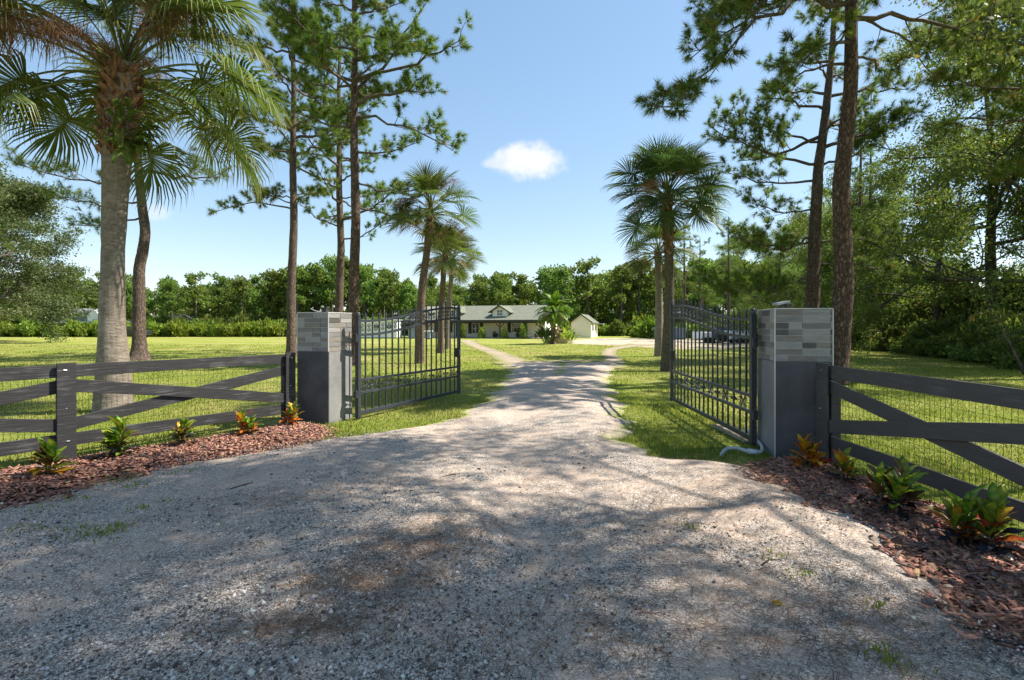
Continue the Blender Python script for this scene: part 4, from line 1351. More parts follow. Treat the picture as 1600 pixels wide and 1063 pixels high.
# ------------------------------------------------------------------ rail fences
def mat_fence(name, c1, c2, worn):
    m, nt = mat_new(name)
    tc = N(nt, 'ShaderNodeTexCoord')
    oi = N(nt, 'ShaderNodeObjectInfo')
    off = N(nt, 'ShaderNodeVectorMath', {0: tc.outputs['Object'], 1: N(nt, 'ShaderNodeCombineXYZ', {0: M_(nt, 'MULTIPLY', oi.outputs['Random'], 31.0), 2: M_(nt, 'MULTIPLY', oi.outputs['Random'], 17.0)}).outputs[0]}, operation='ADD')
    mp = N(nt, 'ShaderNodeMapping', {'Vector': off.outputs[0], 'Scale': (1.6, 20.0, 26.0)})
    gr_ = N(nt, 'ShaderNodeTexNoise', {'Vector': mp.outputs[0], 'Scale': 2.0, 'Detail': 8.0, 'Roughness': 0.7, 'Distortion': 0.4})
    nz = N(nt, 'ShaderNodeTexNoise', {'Vector': off.outputs[0], 'Scale': 3.0, 'Detail': 4.0})
    f = N(nt, 'ShaderNodeMapRange', {0: M_(nt, 'ADD', gr_.outputs[0], M_(nt, 'MULTIPLY', M_(nt, 'SUBTRACT', nz.outputs[0], 0.5), 0.5)), 1: 0.54, 2: 0.68})
    col = MIX(nt, gr_.outputs[0], c1, c2)
    col = MIX(nt, M_(nt, 'MULTIPLY', f.outputs[0], worn), col, (0.17, 0.165, 0.165))
    p = N(nt, 'ShaderNodeBsdfPrincipled', {'Base Color': col, 'Roughness': 0.7, 'Specular IOR Level': 0.35})
    b = N(nt, 'ShaderNodeBump', {'Height': gr_.outputs[0], 'Strength': 1.0, 'Distance': 0.006})
    nt.links.new(b.outputs[0], p.inputs['Normal'])
    finish(nt, p.outputs[0])
    return m


MAT['fence_worn'] = mat_fence('worn_black_fence_paint', (0.014, 0.0135, 0.014), (0.042, 0.041, 0.041), 0.42)
MAT['fence_dark'] = mat_fence('charcoal_fence_paint', (0.055, 0.05, 0.046), (0.095, 0.087, 0.08), 0.25)
MAT['wire'] = mat_basic('dark_wire', (0.05, 0.05, 0.045), None, 5.0, 0.5, metal=0.5)


def fence(label, origin, ang, posts, bays, mat, seed, mesh_h=1.0, first_front=True):
    t = thing('rail_fence', label, 'fence', (origin[0], origin[1], 0), ang)
    rg = random.Random(seed)

    def board(name, x0, z0, x1, z1, h, y0, y1):
        """one board, slightly bowed, as its own mesh"""
        b = MB()
        n = 10
        vsx, fs = [], []
        bow, ph = rg.uniform(-0.008, 0.008), rg.uniform(0, 6)
        d = Vector((x1 - x0, 0, z1 - z0)).normalized()
        nrm = Vector((-d.z, 0, d.x))
        for k in range(n + 1):
            f = k / n
            c = Vector((x0 + (x1 - x0) * f, 0, z0 + (z1 - z0) * f + bow * math.sin(math.pi * f)))
            h1 = h / 2 + 0.0022 * math.sin(ph + 9 * f) + rg.uniform(-0.0012, 0.0012)
            for yy, s in ((y0, -1), (y1, -1), (y1, 1), (y0, 1)):
                q = c + nrm * (s * h1)
                vsx.append((q.x, yy, q.z))
        for k in range(n):
            for q in range(4):
                fs.append((4 * k + q, 4 * k + 4 + q, 4 * k + 4 + (q + 1) % 4, 4 * k + (q + 1) % 4))
        fs += [(0, 1, 2, 3), (4 * n + 3, 4 * n + 2, 4 * n + 1, 4 * n)]
        b.add(vsx, fs)
        return b.obj(name, mat, t, bevel=0.004)
    for x, wide in posts:
        b = MB()
        b.box(x - 0.055, x + 0.055, 0.0, 0.11, -0.1, 1.08 + rg.uniform(-0.01, 0.01))
        b.obj('post', mat, t, bevel=0.008)
        b = MB()
        b.box(x - wide / 2, x + wide / 2, -0.083, -0.057, 0.0, 1.13)
        fb = b.obj('face_board', mat, t, bevel=0.004)
        b = MB()
        for z in (0.25, 1.05, 0.62):
            b.tube([(x + rg.uniform(-.03, .03), -0.088, z), (x + 0.0, -0.083, z)], 0.006, 6)
        b.obj('nail', MAT['trim_strip'], fb)
    for x0, x1, style in bays:
        a, c = x0 + 0.01, x1 - 0.01
        board('rail', a, 1.035, c, 1.035, 0.142, -0.028, -0.002)
        board('rail', a, 0.255, c, 0.255, 0.142, -0.028, -0.002)
        if style > 0:                      # the front brace falls from start to end
            board('brace', a, 0.42, c, 0.87, 0.142, -0.028, -0.002)
            board('brace', a, 0.88, c, 0.42, 0.142, -0.0555, -0.0295)
        else:
            board('brace', a, 0.88, c, 0.42, 0.142, -0.028, -0.002)
            board('brace', a, 0.42, c, 0.88, 0.142, -0.0555, -0.0295)
        b = MB()
        n = int((x1 - x0) / 0.055)
        r = 0.0016
        for k in range(1, n):
            x = x0 + (x1 - x0) * k / n
            j = rg.uniform(-0.006, 0.006)
            b.add([(x - r, 0.012, 0.0), (x + r, 0.012, 0.0), (x, 0.015, 0.0), (x - r + j, 0.012, mesh_h), (x + r + j, 0.012, mesh_h), (x + j, 0.015, mesh_h)],
                  [(0, 1, 4, 3), (1, 2, 5, 4), (2, 0, 3, 5)])
        for k in range(11):
            z = 0.02 + k * mesh_h / 10.5
            b.add([(x0, 0.016, z - r), (x0, 0.016, z + r), (x0, 0.019, z), (x1, 0.016, z - r), (x1, 0.016, z + r), (x1, 0.019, z)], [(0, 1, 4, 3), (1, 2, 5, 4), (2, 0, 3, 5)])
        w_ = b.obj('wire_mesh', MAT['wire'], t)
        w_['kind'] = 'stuff'
    return t


ang_l = math.atan2(FLD.y, FLD.x)
LEN = (FL1 - FL0).length
o0 = FL0 - FLD * LEN
fence('weathered black rail fence with crossed braces left of the drive', (o0.x, o0.y), ang_l, [(0, 0.17), (LEN, 0.17), (2 * LEN, 0.16)], [(0, LEN, 1), (LEN, 2 * LEN, 1)], MAT['fence_worn'], 5)
fence('smooth charcoal rail fence with crossed braces right of the drive', (3.56, 5.76), -math.pi / 2, [(0, 0.2), (2.7, 0.17), (5.4, 0.17)], [(0, 2.7, -1), (2.7, 5.4, -1)], MAT['fence_dark'], 6)


# ------------------------------------------------------------------ vegetation builders
def needle_mesh(name, P, D, n, L, W, rg, brown=0.03, mat=None, spread=0.75):
    P, D = np.asarray(P, float), np.asarray(D, float)
    n, W = int(n * 1.5), W * 0.68
    T = len(P)
    P = np.repeat(P, n, 0)
    D = np.repeat(D, n, 0)
    N_ = len(P)
    d = unit(D * 0.9 + rg.normal(0, spread, (N_, 3)) * 0.75)
    ln = L * rg.uniform(0.65, 1.15, N_)[:, None]
    s = unit(np.cross(d, rg.normal(size=(N_, 3)))) * (W / 2)
    tip = P + d * ln
    tip[:, 2] -= 0.03
    V = np.stack([P - s, P + s, tip], 1).reshape(-1, 3)
    Fc = np.arange(N_ * 3).reshape(-1, 3)
    tb = np.repeat(rg.beta(1.6, 1.6, T), n)
    br = np.repeat((rg.uniform(0, 1, T) < brown) * rg.uniform(.5, 1, T), n)
    c = np.stack([np.clip(tb * 0.7 + rg.uniform(-.1, .4, N_), 0, 1), br, np.zeros(N_)], 1)
    return np_mesh(name, V, Fc, mat or MAT['needles'], np.repeat(c, 3, 0))


def leaf_mesh(name, P, size, rg, mat, alt=0.04, droop=0.3, clump_tint=None, ratio=0.5):
    """one diamond leaf (two triangles as a quad, folded at random) at each point"""
    P = np.asarray(P, float)
    n = len(P)
    a = rg.normal(size=(n, 3))
    a[:, 2] -= droop
    a = unit(a)
    b = unit(np.cross(a, rg.normal(size=(n, 3))))
    s = (size * rg.uniform(0.6, 1.3, n))[:, None]
    V = np.stack([P, P + a * s * .5 + b * s * ratio * .5, P + a * s, P + a * s * .5 - b * s * ratio * .5], 1).reshape(-1, 3)
    Fc = np.arange(n * 4).reshape(-1, 4)
    t = rg.uniform(0, 1, n) * 0.6 + (clump_tint if clump_tint is not None else rg.uniform(0, 1, n)) * 0.4
    al = (rg.uniform(0, 1, n) < alt) * rg.uniform(.4, 1, n)
    return np_mesh(name, V, Fc, mat, np.repeat(np.stack([t, al, np.zeros(n)], 1), 4, 0))


def curve_pts(p0, p1, sag, rg, n=8, jit=0.05):
    p0, p1 = Vector(p0), Vector(p1)
    L = (p1 - p0).length
    pts = []
    for k in range(n + 1):
        t = k / n
        p = p0.lerp(p1, t)
        p.z += sag * math.sin(math.pi * t)
        if 0 < k:
            p += Vector((rg.normal(0, jit), rg.normal(0, jit), rg.normal(0, jit * 0.7))) * L * 0.35 * math.sin(math.pi * min(1, t * 0.9 + 0.1))
        pts.append(p)
    return pts


def pine_limb(mb, rg, p0, p1, r0, sag, T, TD, dens=1.0, bare=0.35, sub=0.4):
    """main limb with side branches and twigs that carry needle tufts"""
    pts = curve_pts(p0, p1, sag, rg, 9, 0.07)
    L = (Vector(p1) - Vector(p0)).length
    mb.tube(pts, [max(0.012, r0 * (1 - 0.8 * i / 9)) for i in range(10)], 6)
    ns = max(4, int(L * 3.4 * dens))
    for k in range(ns):
        t = bare + (1 - bare) * (k + rg.uniform(0, 1)) / ns
        i = min(8, int(t * 9))
        base = pts[i].lerp(pts[i + 1], t * 9 - i)
        d = (pts[i + 1] - pts[i]).normalized()
        side = d.cross(Vector((0, 0, 1)))
        side = side.normalized() if side.length > 1e-3 else Vector((1, 0, 0))
        sg = 1 if k % 2 else -1
        v = (d * rg.uniform(0.4, 0.9) + side * sg * rg.uniform(0.4, 1.0) + Vector((0, 0, rg.uniform(-0.15, 0.75)))).normalized()
        sl_ = max(0.35, L * sub * (1 - 0.55 * t)) * rg.uniform(0.6, 1.1)
        end = base + v * sl_ + Vector((0, 0, 0.12 * sl_))
        sp_ = curve_pts(base, end, -0.06 * sl_, rg, 4, 0.06)
        mb.tube(sp_, [max(0.006, r0 * 0.3 * (1 - 0.2 * q)) for q in range(5)], 4, cap=False)
        ntw = max(3, int(sl_ * 8))
        for q in range(ntw):
            u = 0.4 + 0.6 * (q + rg.uniform(0, 1)) / ntw
            j = min(3, int(u * 4))
            tb = sp_[j].lerp(sp_[j + 1], u * 4 - j)
            w = (v * rg.uniform(0.2, 0.8) + Vector(rg.normal(0, 0.55, 3)) + Vector((0, 0, 0.35))).normalized()
            tl = rg.uniform(0.12, 0.32)
            te = tb + w * tl
            mb.tube([tb, te], [0.007, 0.004], 3, cap=False)
            T += [tuple(te), tuple(tb.lerp(te, 0.55))]
            TD += [tuple(w), tuple(w)]
        T.append(tuple(end))
        TD.append(tuple(v))
    T.append(tuple(pts[-1]))
    TD.append(tuple((pts[-1] - pts[-2]).normalized()))


def trunk_mesh(path, radii, n, rg, lump=0.04, name='trunk', mat=None, flare=0.0, ring=0.0):
    """fine trunk with lumpy surface; path is a list of control points, resampled"""
    P = [Vector(p) for p in path]
    cum = [0.0]
    for a, b_ in zip(P[:-1], P[1:]):
        cum.append(cum[-1] + (b_ - a).length)
    H = cum[-1]
    m = max(10, int(H / 0.14))
    Q, R = [], []
    for k in range(m + 1):
        s = H * k / m
        i = max(j for j in range(len(P)) if cum[j] <= s + 1e-6)
        i = min(i, len(P) - 2)
        t = (s - cum[i]) / (cum[i + 1] - cum[i])
        Q.append(P[i].lerp(P[i + 1], t))
        R.append(radii[i] + (radii[i + 1] - radii[i]) * t + flare * math.exp(-s / 0.35))
    for _ in range(4):
        Q = [Q[0]] + [(Q[i - 1] + Q[i] * 2 + Q[i + 1]) / 4 for i in range(1, m)] + [Q[-1]]
    ph = rg.uniform(0, 6, 6)
    V = []
    for k, (q, r) in enumerate(zip(Q, R)):
        for j in range(n):
            a = 2 * math.pi * j / n
            s = H * k / m
            rr = r * (1 + lump * (math.sin(3 * a + ph[0] + s * 1.1) * .6 + math.sin(5 * a + ph[1] - s * 2.3) * .5 + math.sin(2 * a + 4.1 * s + ph[2]) * .4) + rg.normal(0, lump * 0.45))
            if flare:
                rr *= 1 + 0.22 * math.exp(-s / 0.3) * math.sin(5 * a + ph[3])
            if ring:
                rr *= 1 + ring * math.sin(s * 2 * math.pi / 0.16 + 0.4 * math.sin(a + ph[4]))
            V.append((q.x + rr * math.cos(a), q.y + rr * math.sin(a), q.z))
    Fc = [(k * n + j, k * n + (j + 1) % n, (k + 1) * n + (j + 1) % n, (k + 1) * n + j) for k in range(m) for j in range(n)]
    return np_mesh(name, V, Fc, mat, smooth=True), Q, R


def pine(label, base, H, top_off, r0, limbs, seed, group, bark='pine_bark', auto=0, auto_z=(0.5, 1.0), auto_len=(2.0, 0.8), dens=1.0, nn=20, width=0.011, flare=0.12, nl=0.24, bend=None, brown=0.03, bare=0.35, kink=None):
    """limbs: list of (z, tip offset (dx, dy, dz), radius, sag, density)"""
    rg = np.random.default_rng(seed)
    t = thing('pine_tree', label, 'tree', (base[0], base[1], 0), 0, group)
    tx, ty = top_off
    path = [(0, 0, -0.1)]
    ks = 6
    for k in range(1, ks + 1):
        f = k / ks
        j = rg.normal(0, 0.05, 2) * (k < ks)
        bx_ = (bend[0] * math.sin(math.pi * f), bend[1] * math.sin(math.pi * f)) if bend else (0, 0)
        path.append((tx * f + j[0] + bx_[0], ty * f + j[1] + bx_[1], H * f))
    if kink:                                  # measured sideways shift of the trunk by height
        kz, kx = zip(*kink)
        path = [(float(np.interp(z, kz, kx)), 0.02 * z, z) for z in [-.1] + [H * q / 18 for q in range(1, 19)]]
        ks = 18
    rad = [r0 * (1 - 0.75 * (k / ks) ** 1.2) for k in range(ks + 1)]
    me, Q, R = trunk_mesh(path, rad, 14, rg, 0.035, 'trunk', MAT[bark], flare)
    new_obj('trunk', me, t)

    def on_trunk(z):
        i = min(range(len(Q)), key=lambda q: abs(Q[q].z - z))
        return Q[i]
    T, TD = [], []
    L_ = list(limbs)
    for k in range(auto):
        f = (k + rg.uniform(0.2, 0.8)) / auto
        z = H * (auto_z[0] + (auto_z[1] - auto_z[0]) * f)
        az = k * 2.4 + rg.uniform(-.5, .5)
        ln = (auto_len[0] + (auto_len[1] - auto_len[0]) * f) * rg.uniform(0.65, 1.2)
        rise = rg.uniform(-0.15, 0.35) + 0.5 * f
        L_.append((z, (ln * math.cos(az), ln * math.sin(az), ln * rise), max(0.02, 0.035 * ln ** 0.7), rg.uniform(-0.12, 0.06) * ln, dens))
    for z, off, r, sag, dn in L_:
        mb = MB()
        p0 = on_trunk(z)
        pine_limb(mb, rg, p0, p0 + Vector(off), r, sag, T, TD, dn, bare=bare)
        mb.obj('limb', MAT['limb'], t, smooth=True)
    new_obj('needles', needle_mesh('needles', T, TD, nn, nl, width, rg, brown), t)
    return t


# ---- palms
def fan_frond(name, elev, Lp, Lb, nseg, droop, rg, mat, tipdry=0.15, w=0.036, hang=0.4):
    """costapalmate leaf: petiole + ribbed fan; starts at the origin heading +x at the given elevation"""
    path, e, p = [], elev, np.zeros(3)
    n = 16
    Lt = Lp + Lb * 0.34
    for k in range(n + 1):
        path.append(p.copy())
        s = (k + 0.5) / n
        e = elev - droop * s ** 1.6
        p = p + np.array([math.cos(e), 0, math.sin(e)]) * Lt / n
    path = np.array(path)
    cum = np.linspace(0, Lt, n + 1)

    def pos(s):
        return np.array([np.interp(s, cum, path[:, i]) for i in range(3)])
    V, Fc, C = [], [], []
    # petiole and costa as a thin three-sided bar
    for k in range(n + 1):
        s = cum[k]
        r = 0.028 * (1 - 0.5 * s / Lt) if s < Lp else 0.014 * (1 - 0.8 * (s - Lp) / (Lt - Lp))
        for a in range(3):
            an = 2 * math.pi * a / 3
            V.append(path[k] + np.array([0, math.cos(an) * r * 1.3, math.sin(an) * r]))
            C.append((0.75, 0.12, 0))
    for k in range(n):
        for a in range(3):
            q = (k * 3 + a, k * 3 + (a + 1) % 3, (k + 1) * 3 + (a + 1) % 3, (k + 1) * 3 + a)
            Fc += [(q[0], q[1], q[2]), (q[0], q[2], q[3])]
    for side in (-1, 1):
        for i in range(nseg):
            t = i / (nseg - 1)
            s = Lp + (Lt - Lp) * t ** 1.15
            o_ = pos(s)
            tg = pos(min(Lt, s + 0.05)) - pos(max(0, s - 0.05))
            tg /= np.linalg.norm(tg)
            S = np.array([0, side, 0.0])
            Nn = np.cross(tg, np.array([0, 1.0, 0]))
            Nn = -Nn if Nn[2] < 0 else Nn
            phi = math.radians(128 * (1 - t) ** 0.9 + 2) + rg.normal(0, 0.03)
            lift = 0.42 * math.sin(phi) * (0.4 + 0.6 * t)
            d = tg * math.cos(phi) + S * math.sin(phi) + Nn * lift
            d /= np.linalg.norm(d)
            Ls = Lb * (0.62 + 0.38 * math.sin(math.pi * (0.15 + 0.7 * t))) * rg.uniform(0.9, 1.08)
            wd = np.cross(d, Nn)
            wd /= max(1e-6, np.linalg.norm(wd))
            g_ = np.array([0, 0, -1.0])
            hg = hang * rg.uniform(0.6, 1.5)
            p1 = o_ + d * Ls * 0.45
            d2 = d + g_ * hg * 0.6
            d2 /= np.linalg.norm(d2)
            p2 = p1 + d2 * Ls * 0.33
            d3 = d2 + g_ * hg * 1.5
            d3 /= np.linalg.norm(d3)
            p3 = p2 + d3 * Ls * 0.28
            b0 = len(V)
            fold = Nn * w * 0.35
            for q, ww, dr_ in ((o_, 0.35, 0), (p1, 1.0, 0), (p2, 0.6, 0.1), (p3, 0.05, 1.0)):
                V += [q - wd * w * ww * 0.5 + fold * ww * 0.4, q - fold * ww * 0.4, q + wd * w * ww * 0.5 + fold * ww * 0.4]
                cc = (np.clip(0.5 + rg.normal(0, .2), 0, 1), tipdry * dr_ * rg.uniform(0.3, 3), 0)
                C += [cc] * 3
            for k in range(3):
                a = b0 + k * 3
                for q in (0, 1):
                    Fc += [(a + q, a + q + 1, a + 4 + q), (a + q, a + 4 + q, a + 3 + q)]
    return np_mesh(name, np.array(V), np.array(Fc), mat, np.clip(np.array(C), 0, 1))


FROND = {}


def frond_set(key, mat, Lp, Lb, nseg, seed, tipdry, w, hang, dk=1.0):
    rg = np.random.default_rng(seed)
    FROND[key] = [fan_frond('frond', math.radians(el), Lp * lp, Lb, nseg, math.radians(dr_ * dk), rg, mat, tipdry, w, hang * hg)
                  for el, lp, dr_, hg in ((80, .75, 25, .4), (62, .95, 40, .7), (40, 1.05, 48, 1.0), (16, 1.05, 45, 1.1), (-8, 1.0, 38, 1.2), (-32, .9, 28, 1.2))]


frond_set('big', MAT['palm_leaf'], 1.7, 1.2, 30, 1, 0.5, 0.042, 0.95, 1.5)
frond_set('mid', MAT['palm_leaf'], 1.05, 0.8, 22, 2, 0.35, 0.036, 0.3)
frond_set('blue', MAT['blue_palm'], 1.2, 0.9, 25, 3, 0.15, 0.038, 0.28)
frond_set('dead', MAT['dead_palm'], 0.8, 0.75, 16, 4, 0.3, 0.035, 0.7)


def stalk_mesh(name, L, droop, elev, rg, n=150):
    """flower stalk: arched axis with many fine dry branchlets"""
    path, p, m = [], np.zeros(3), 18
    for k in range(m + 1):
        path.append(p.copy())
        e = elev - droop * ((k + .5) / m) ** 1.5
        p = p + np.array([math.cos(e), 0, math.sin(e)]) * L / m
    path = np.array(path)
    V, Fc, C = [], [], []

    def strand(pts, w, c):
        b0 = len(V)
        d = rg.normal(size=3)
        for k, q in enumerate(pts):
            s = np.cross(d, pts[min(k + 1, len(pts) - 1)] - pts[max(k - 1, 0)])
            s = s / max(1e-6, np.linalg.norm(s)) * w * (1 - 0.6 * k / len(pts))
            V.extend([q - s, q + s])
            C.extend([c, c])
        for k in range(len(pts) - 1):
            a = b0 + 2 * k
            Fc.extend([(a, a + 1, a + 3), (a, a + 3, a + 2)])
    strand(path, 0.012, (0.6, 0, 0))
    strand(path + np.array([0, 0.004, 0]), 0.012, (0.5, 0, 0))
    for i in range(n):
        t = rg.uniform(0.4, 1.0)
        k = min(m - 1, int(t * m))
        o_ = path[k]
        d = unit(rg.normal(size=3) * 0.8 + (path[k + 1] - path[k]) / (L / m) * 0.6)
        ln = rg.uniform(0.2, 0.5)
        p1 = o_ + d * ln * .5
        p2 = p1 + (d * .5 + np.array([0, 0, -.4])) * ln * .5
        p3 = p2 + (d * .2 + np.array([0, 0, -.8])) * ln * .35
        c = (rg.uniform(0, 1), 0, 0)
        strand(np.array([o_, p1, p2, p3]), 0.0035, c)
        for q in range(2):
            d2 = unit(rg.normal(size=3)) * ln * 0.3
            strand(np.array([p1, p1 + d2, p1 + d2 * 1.6 + np.array([0, 0, -.05])]), 0.0028, c)
    return np_mesh(name, np.array(V), np.array(Fc), MAT['fruit_stalk'], np.array(C))


rg_ = np.random.default_rng(17)
STALKS = [stalk_mesh('flower_stalk', 1.7, math.radians(70), math.radians(el), rg_) for el in (70, 45, 20)]


def boot_mesh(rg, L=0.3, W=0.16):
    """old leaf base: split tongue that leans out from the trunk"""
    V, Fc = [], []
    m = 5
    for k in range(m + 1):
        t = k / m
        out = 0.02 + 0.11 * t ** 1.4
        w = W * (1 - 0.45 * t)
        for s, d in ((-.5, 0.0), (-.25, .022), (.25, .022), (.5, 0.0)):
            V.append((out + d * (1 - .3 * t), s * w, L * t))
        for s, d in ((.5, -0.03), (-.5, -0.03)):
            V.append((out + d, s * w * .9, L * t))
    for k in range(m):
        for q in range(6):
            Fc.append((k * 6 + q, k * 6 + (q + 1) % 6, (k + 1) * 6 + (q + 1) % 6, (k + 1) * 6 + q))
    mb = MB()
    mb.add(V, Fc + [(m * 6 + 0, m * 6 + 1, m * 6 + 2, m * 6 + 3, m * 6 + 4, m * 6 + 5)])
    return mb.mesh('boot', MAT['boot'])


BOOTS = [boot_mesh(rg_, 0.30, 0.17), boot_mesh(rg_, 0.24, 0.14), boot_mesh(rg_, 0.36, 0.15)]


def palm(label, base, path, radii, key, nfr, scale, seed, trunk_mat, boots=0, boot_len=1.2, stalks=0, dead=0, group=None, azbias=None, ring=0.0, low=1.0):
    rg = np.random.default_rng(seed)
    t = thing('palm_tree', label, 'tree', (base[0], base[1], 0), 0, group)
    me, Q, R = trunk_mesh(path, radii, 20, rg, 0.02, 'trunk', MAT[trunk_mat], 0.0, ring)
    new_obj('trunk', me, t)
    top = Q[-1]
    if boots:
        rows_ = max(1, boots // 9)
        zt = top.z - 0.12
        for i in range(boots):
            f = (i + rg.uniform(-.2, .2)) / boots
            z = zt - boot_len * (1 - f)
            q = min(range(len(Q)), key=lambda k: abs(Q[k].z - z))
            az = i * 2.39996 + rg.uniform(-.15, .15)
            rr = R[q] * 0.86
            o = new_obj('boot', BOOTS[i % 3], t, loc=(Q[q].x + rr * math.cos(az), Q[q].y + rr * math.sin(az), z), rot=(0, rg.uniform(-0.05, 0.28), az), scale=scale * rg.uniform(0.4, 0.8))
            o.rotation_euler = (rg.choice((-1, 1)) * rg.uniform(.25, .95), rg.uniform(-0.3, 0.15), az)
    for i in range(nfr):
        f = (i + 0.5) / nfr
        lev = min(5, int(f ** 0.85 * 6 * low))
        az = i * 2.39996 + rg.uniform(-.25, .25)
        if azbias is not None and lev >= azbias[2] and abs((az - azbias[0] + math.pi) % (2 * math.pi) - math.pi) < azbias[1]:
            continue
        sc = scale * rg.uniform(0.85, 1.1)
        key_ = key
        if dead and lev >= 4 and rg.uniform() < dead:
            key_ = 'dead'
        o = new_obj('frond', FROND[key_][lev], t, loc=(top.x + 0.06 * math.cos(az), top.y + 0.06 * math.sin(az), top.z + 0.12 - 0.45 * f * scale), rot=(rg.uniform(-.45, .45), rg.uniform(-.24, .2), az), scale=sc)
        if key_ == 'dead':
            o['label'] = 'dry brown frond'
    for i in range(stalks):
        az = i * 2.1 + rg.uniform(-.4, .4)
        new_obj('flower_stalk', STALKS[i % 3], t, loc=(top.x, top.y, top.z), rot=(0, 0, az), scale=scale * rg.uniform(.85, 1.2))
    return t


def pinnate_mesh(name, elev, L, droop, nl, rg, mat, ll=0.5, w=0.03):
    path, p, m = [], np.zeros(3), 14
    for k in range(m + 1):
        path.append(p.copy())
        e = elev - droop * ((k + .5) / m) ** 1.4
        p = p + np.array([math.cos(e), 0, math.sin(e)]) * L / m
    path = np.array(path)
    V, Fc, C = [], [], []
    for k in range(m + 1):
        r = 0.02 * (1 - .7 * k / m)
        for a in range(3):
            an = 2 * math.pi * a / 3
            V.append(path[k] + np.array([0, math.cos(an) * r, math.sin(an) * r]))
            C.append((.7, .1, 0))
    for k in range(m):
        for a in range(3):
            q = (k * 3 + a, k * 3 + (a + 1) % 3, (k + 1) * 3 + (a + 1) % 3, (k + 1) * 3 + a)
            Fc += [(q[0], q[1], q[2]), (q[0], q[2], q[3])]
    for side in (-1, 1):
        for i in range(nl):
            t = 0.15 + 0.85 * i / (nl - 1)
            k = min(m - 1, int(t * m))
            o_ = path[k] + (path[k + 1] - path[k]) * (t * m - k)
            tg = unit(path[k + 1] - path[k])
            up = np.array([-tg[2], 0, tg[0]])
            d = unit(tg * 0.75 + np.array([0, side * (1 - .5 * t), 0]) + up * .3)
            ln = ll * (math.sin(math.pi * (0.12 + 0.8 * t))) * rg.uniform(.9, 1.1)
            wd = unit(np.cross(d, up))
            p1 = o_ + d * ln * .55
            p2 = p1 + unit(d + np.array([0, 0, -.7])) * ln * .45
            b0 = len(V)
            V += [o_ - wd * w * .3, o_ + wd * w * .3, p1 - wd * w * .5, p1 + wd * w * .5, p2]
            c = (np.clip(.5 + rg.normal(0, .25), 0, 1), max(0, -math.sin(elev)) * 0.9 * rg.uniform(.4, 1), 0)
            C += [c] * 5
            Fc += [(b0, b0 + 1, b0 + 3), (b0, b0 + 3, b0 + 2), (b0 + 2, b0 + 3, b0 + 4)]
    return np_mesh(name, np.array(V), np.array(Fc), mat, np.clip(np.array(C), 0, 1))


# ---- broadleaf trees
def grow(rg, mb, p, d, L, r, depth, tips, spread=0.9, up=0.15, droop=0.0):
    pts = [p]
    n = 4
    for k in range(n):
        d = (d + Vector(rg.normal(0, 0.16, 3)) + Vector((0, 0, up * 0.15 - droop * 0.2))).normalized()
        pts.append(pts[-1] + d * L / n)
    mb.tube(pts, [max(0.008, r * (1 - 0.45 * k / n)) for k in range(n + 1)], 5 if depth < 2 else 7, cap=False)
    if depth == 0:
        tips += [tuple(pts[-1]), tuple(pts[2])]
        return
    for k in range(rg.integers(2, 5)):
        t = rg.uniform(0.45, 1.0)
        i = min(n - 1, int(t * n))
        b = pts[i].lerp(pts[i + 1], t * n - i)
        v = (d + Vector(rg.normal(0, spread * 0.6, 3)) + Vector((0, 0, up - droop))).normalized()
        grow(rg, mb, b, v, L * rg.uniform(0.6, 0.8), r * 0.55, depth - 1, tips, spread, up, droop)
    tips.append(tuple(pts[-1]))


def oak_meshes(seed, H, crown_r, zlow, nleaf, lsize, mat, bark, trunk_r=0.2, limbs=7, clump=0.75, alt=0.04, droop=0.15):
    rg = np.random.default_rng(seed)
    mb, tips = MB(), []
    tk = [(0, 0, -0.1), (rg.normal(0, .1), rg.normal(0, .1), H * .3), (rg.normal(0, .25), rg.normal(0, .25), H * .6), (rg.normal(0, .3), rg.normal(0, .3), H * .88)]
    me_t, Q, R = trunk_mesh(tk, [trunk_r, trunk_r * .8, trunk_r * .5, trunk_r * .15], 10, rg, .05, 'trunk', MAT[bark], trunk_r * 0.5)
    for k in range(limbs):
        f = (k + .5) / limbs
        z = zlow + (H * .85 - zlow) * f
        q = min(Q, key=lambda v: abs(v.z - z))
        az = k * 2.4 + rg.uniform(-.4, .4)
        ln = crown_r * (0.35 + 0.35 * math.sin(math.pi * (0.2 + .75 * f)))
        grow(rg, mb, q, Vector((math.cos(az), math.sin(az), rg.uniform(-.1, .5) + .5 * f)).normalized(), ln, trunk_r * .42 * (1 - .5 * f), 2, tips, 1.0, .1, droop * (1 - f))
    tips = np.array(tips)
    per = max(1, nleaf // len(tips))
    P = np.repeat(tips, per, 0)
    off = rg.normal(0, 1, P.shape) * np.array([clump, clump, clump * .5]) * 0.55
    P = P + off
    P = P[P[:, 2] > 0.15]
    tint = np.clip(np.repeat(rg.uniform(0, 1, len(tips)), per)[:len(P)], 0, 1)
    me_l = leaf_mesh('leaves', P, lsize, rg, MAT[mat], alt, .25, tint)
    me_b = mb.mesh('branches', MAT[bark], True)
    return me_t, me_b, me_l


def place_tree(name, label, meshes, x, y, rz, s, group, cat='tree', names=('trunk', 'branches', 'leaves')):
    t = thing(name, label, cat, (x, y, 0), rz, group)
    t.scale = s if hasattr(s, '__len__') else (s, s, s)
    for n_, me in zip(names, meshes):
        if me:
            new_obj(n_, me, t)
    return t


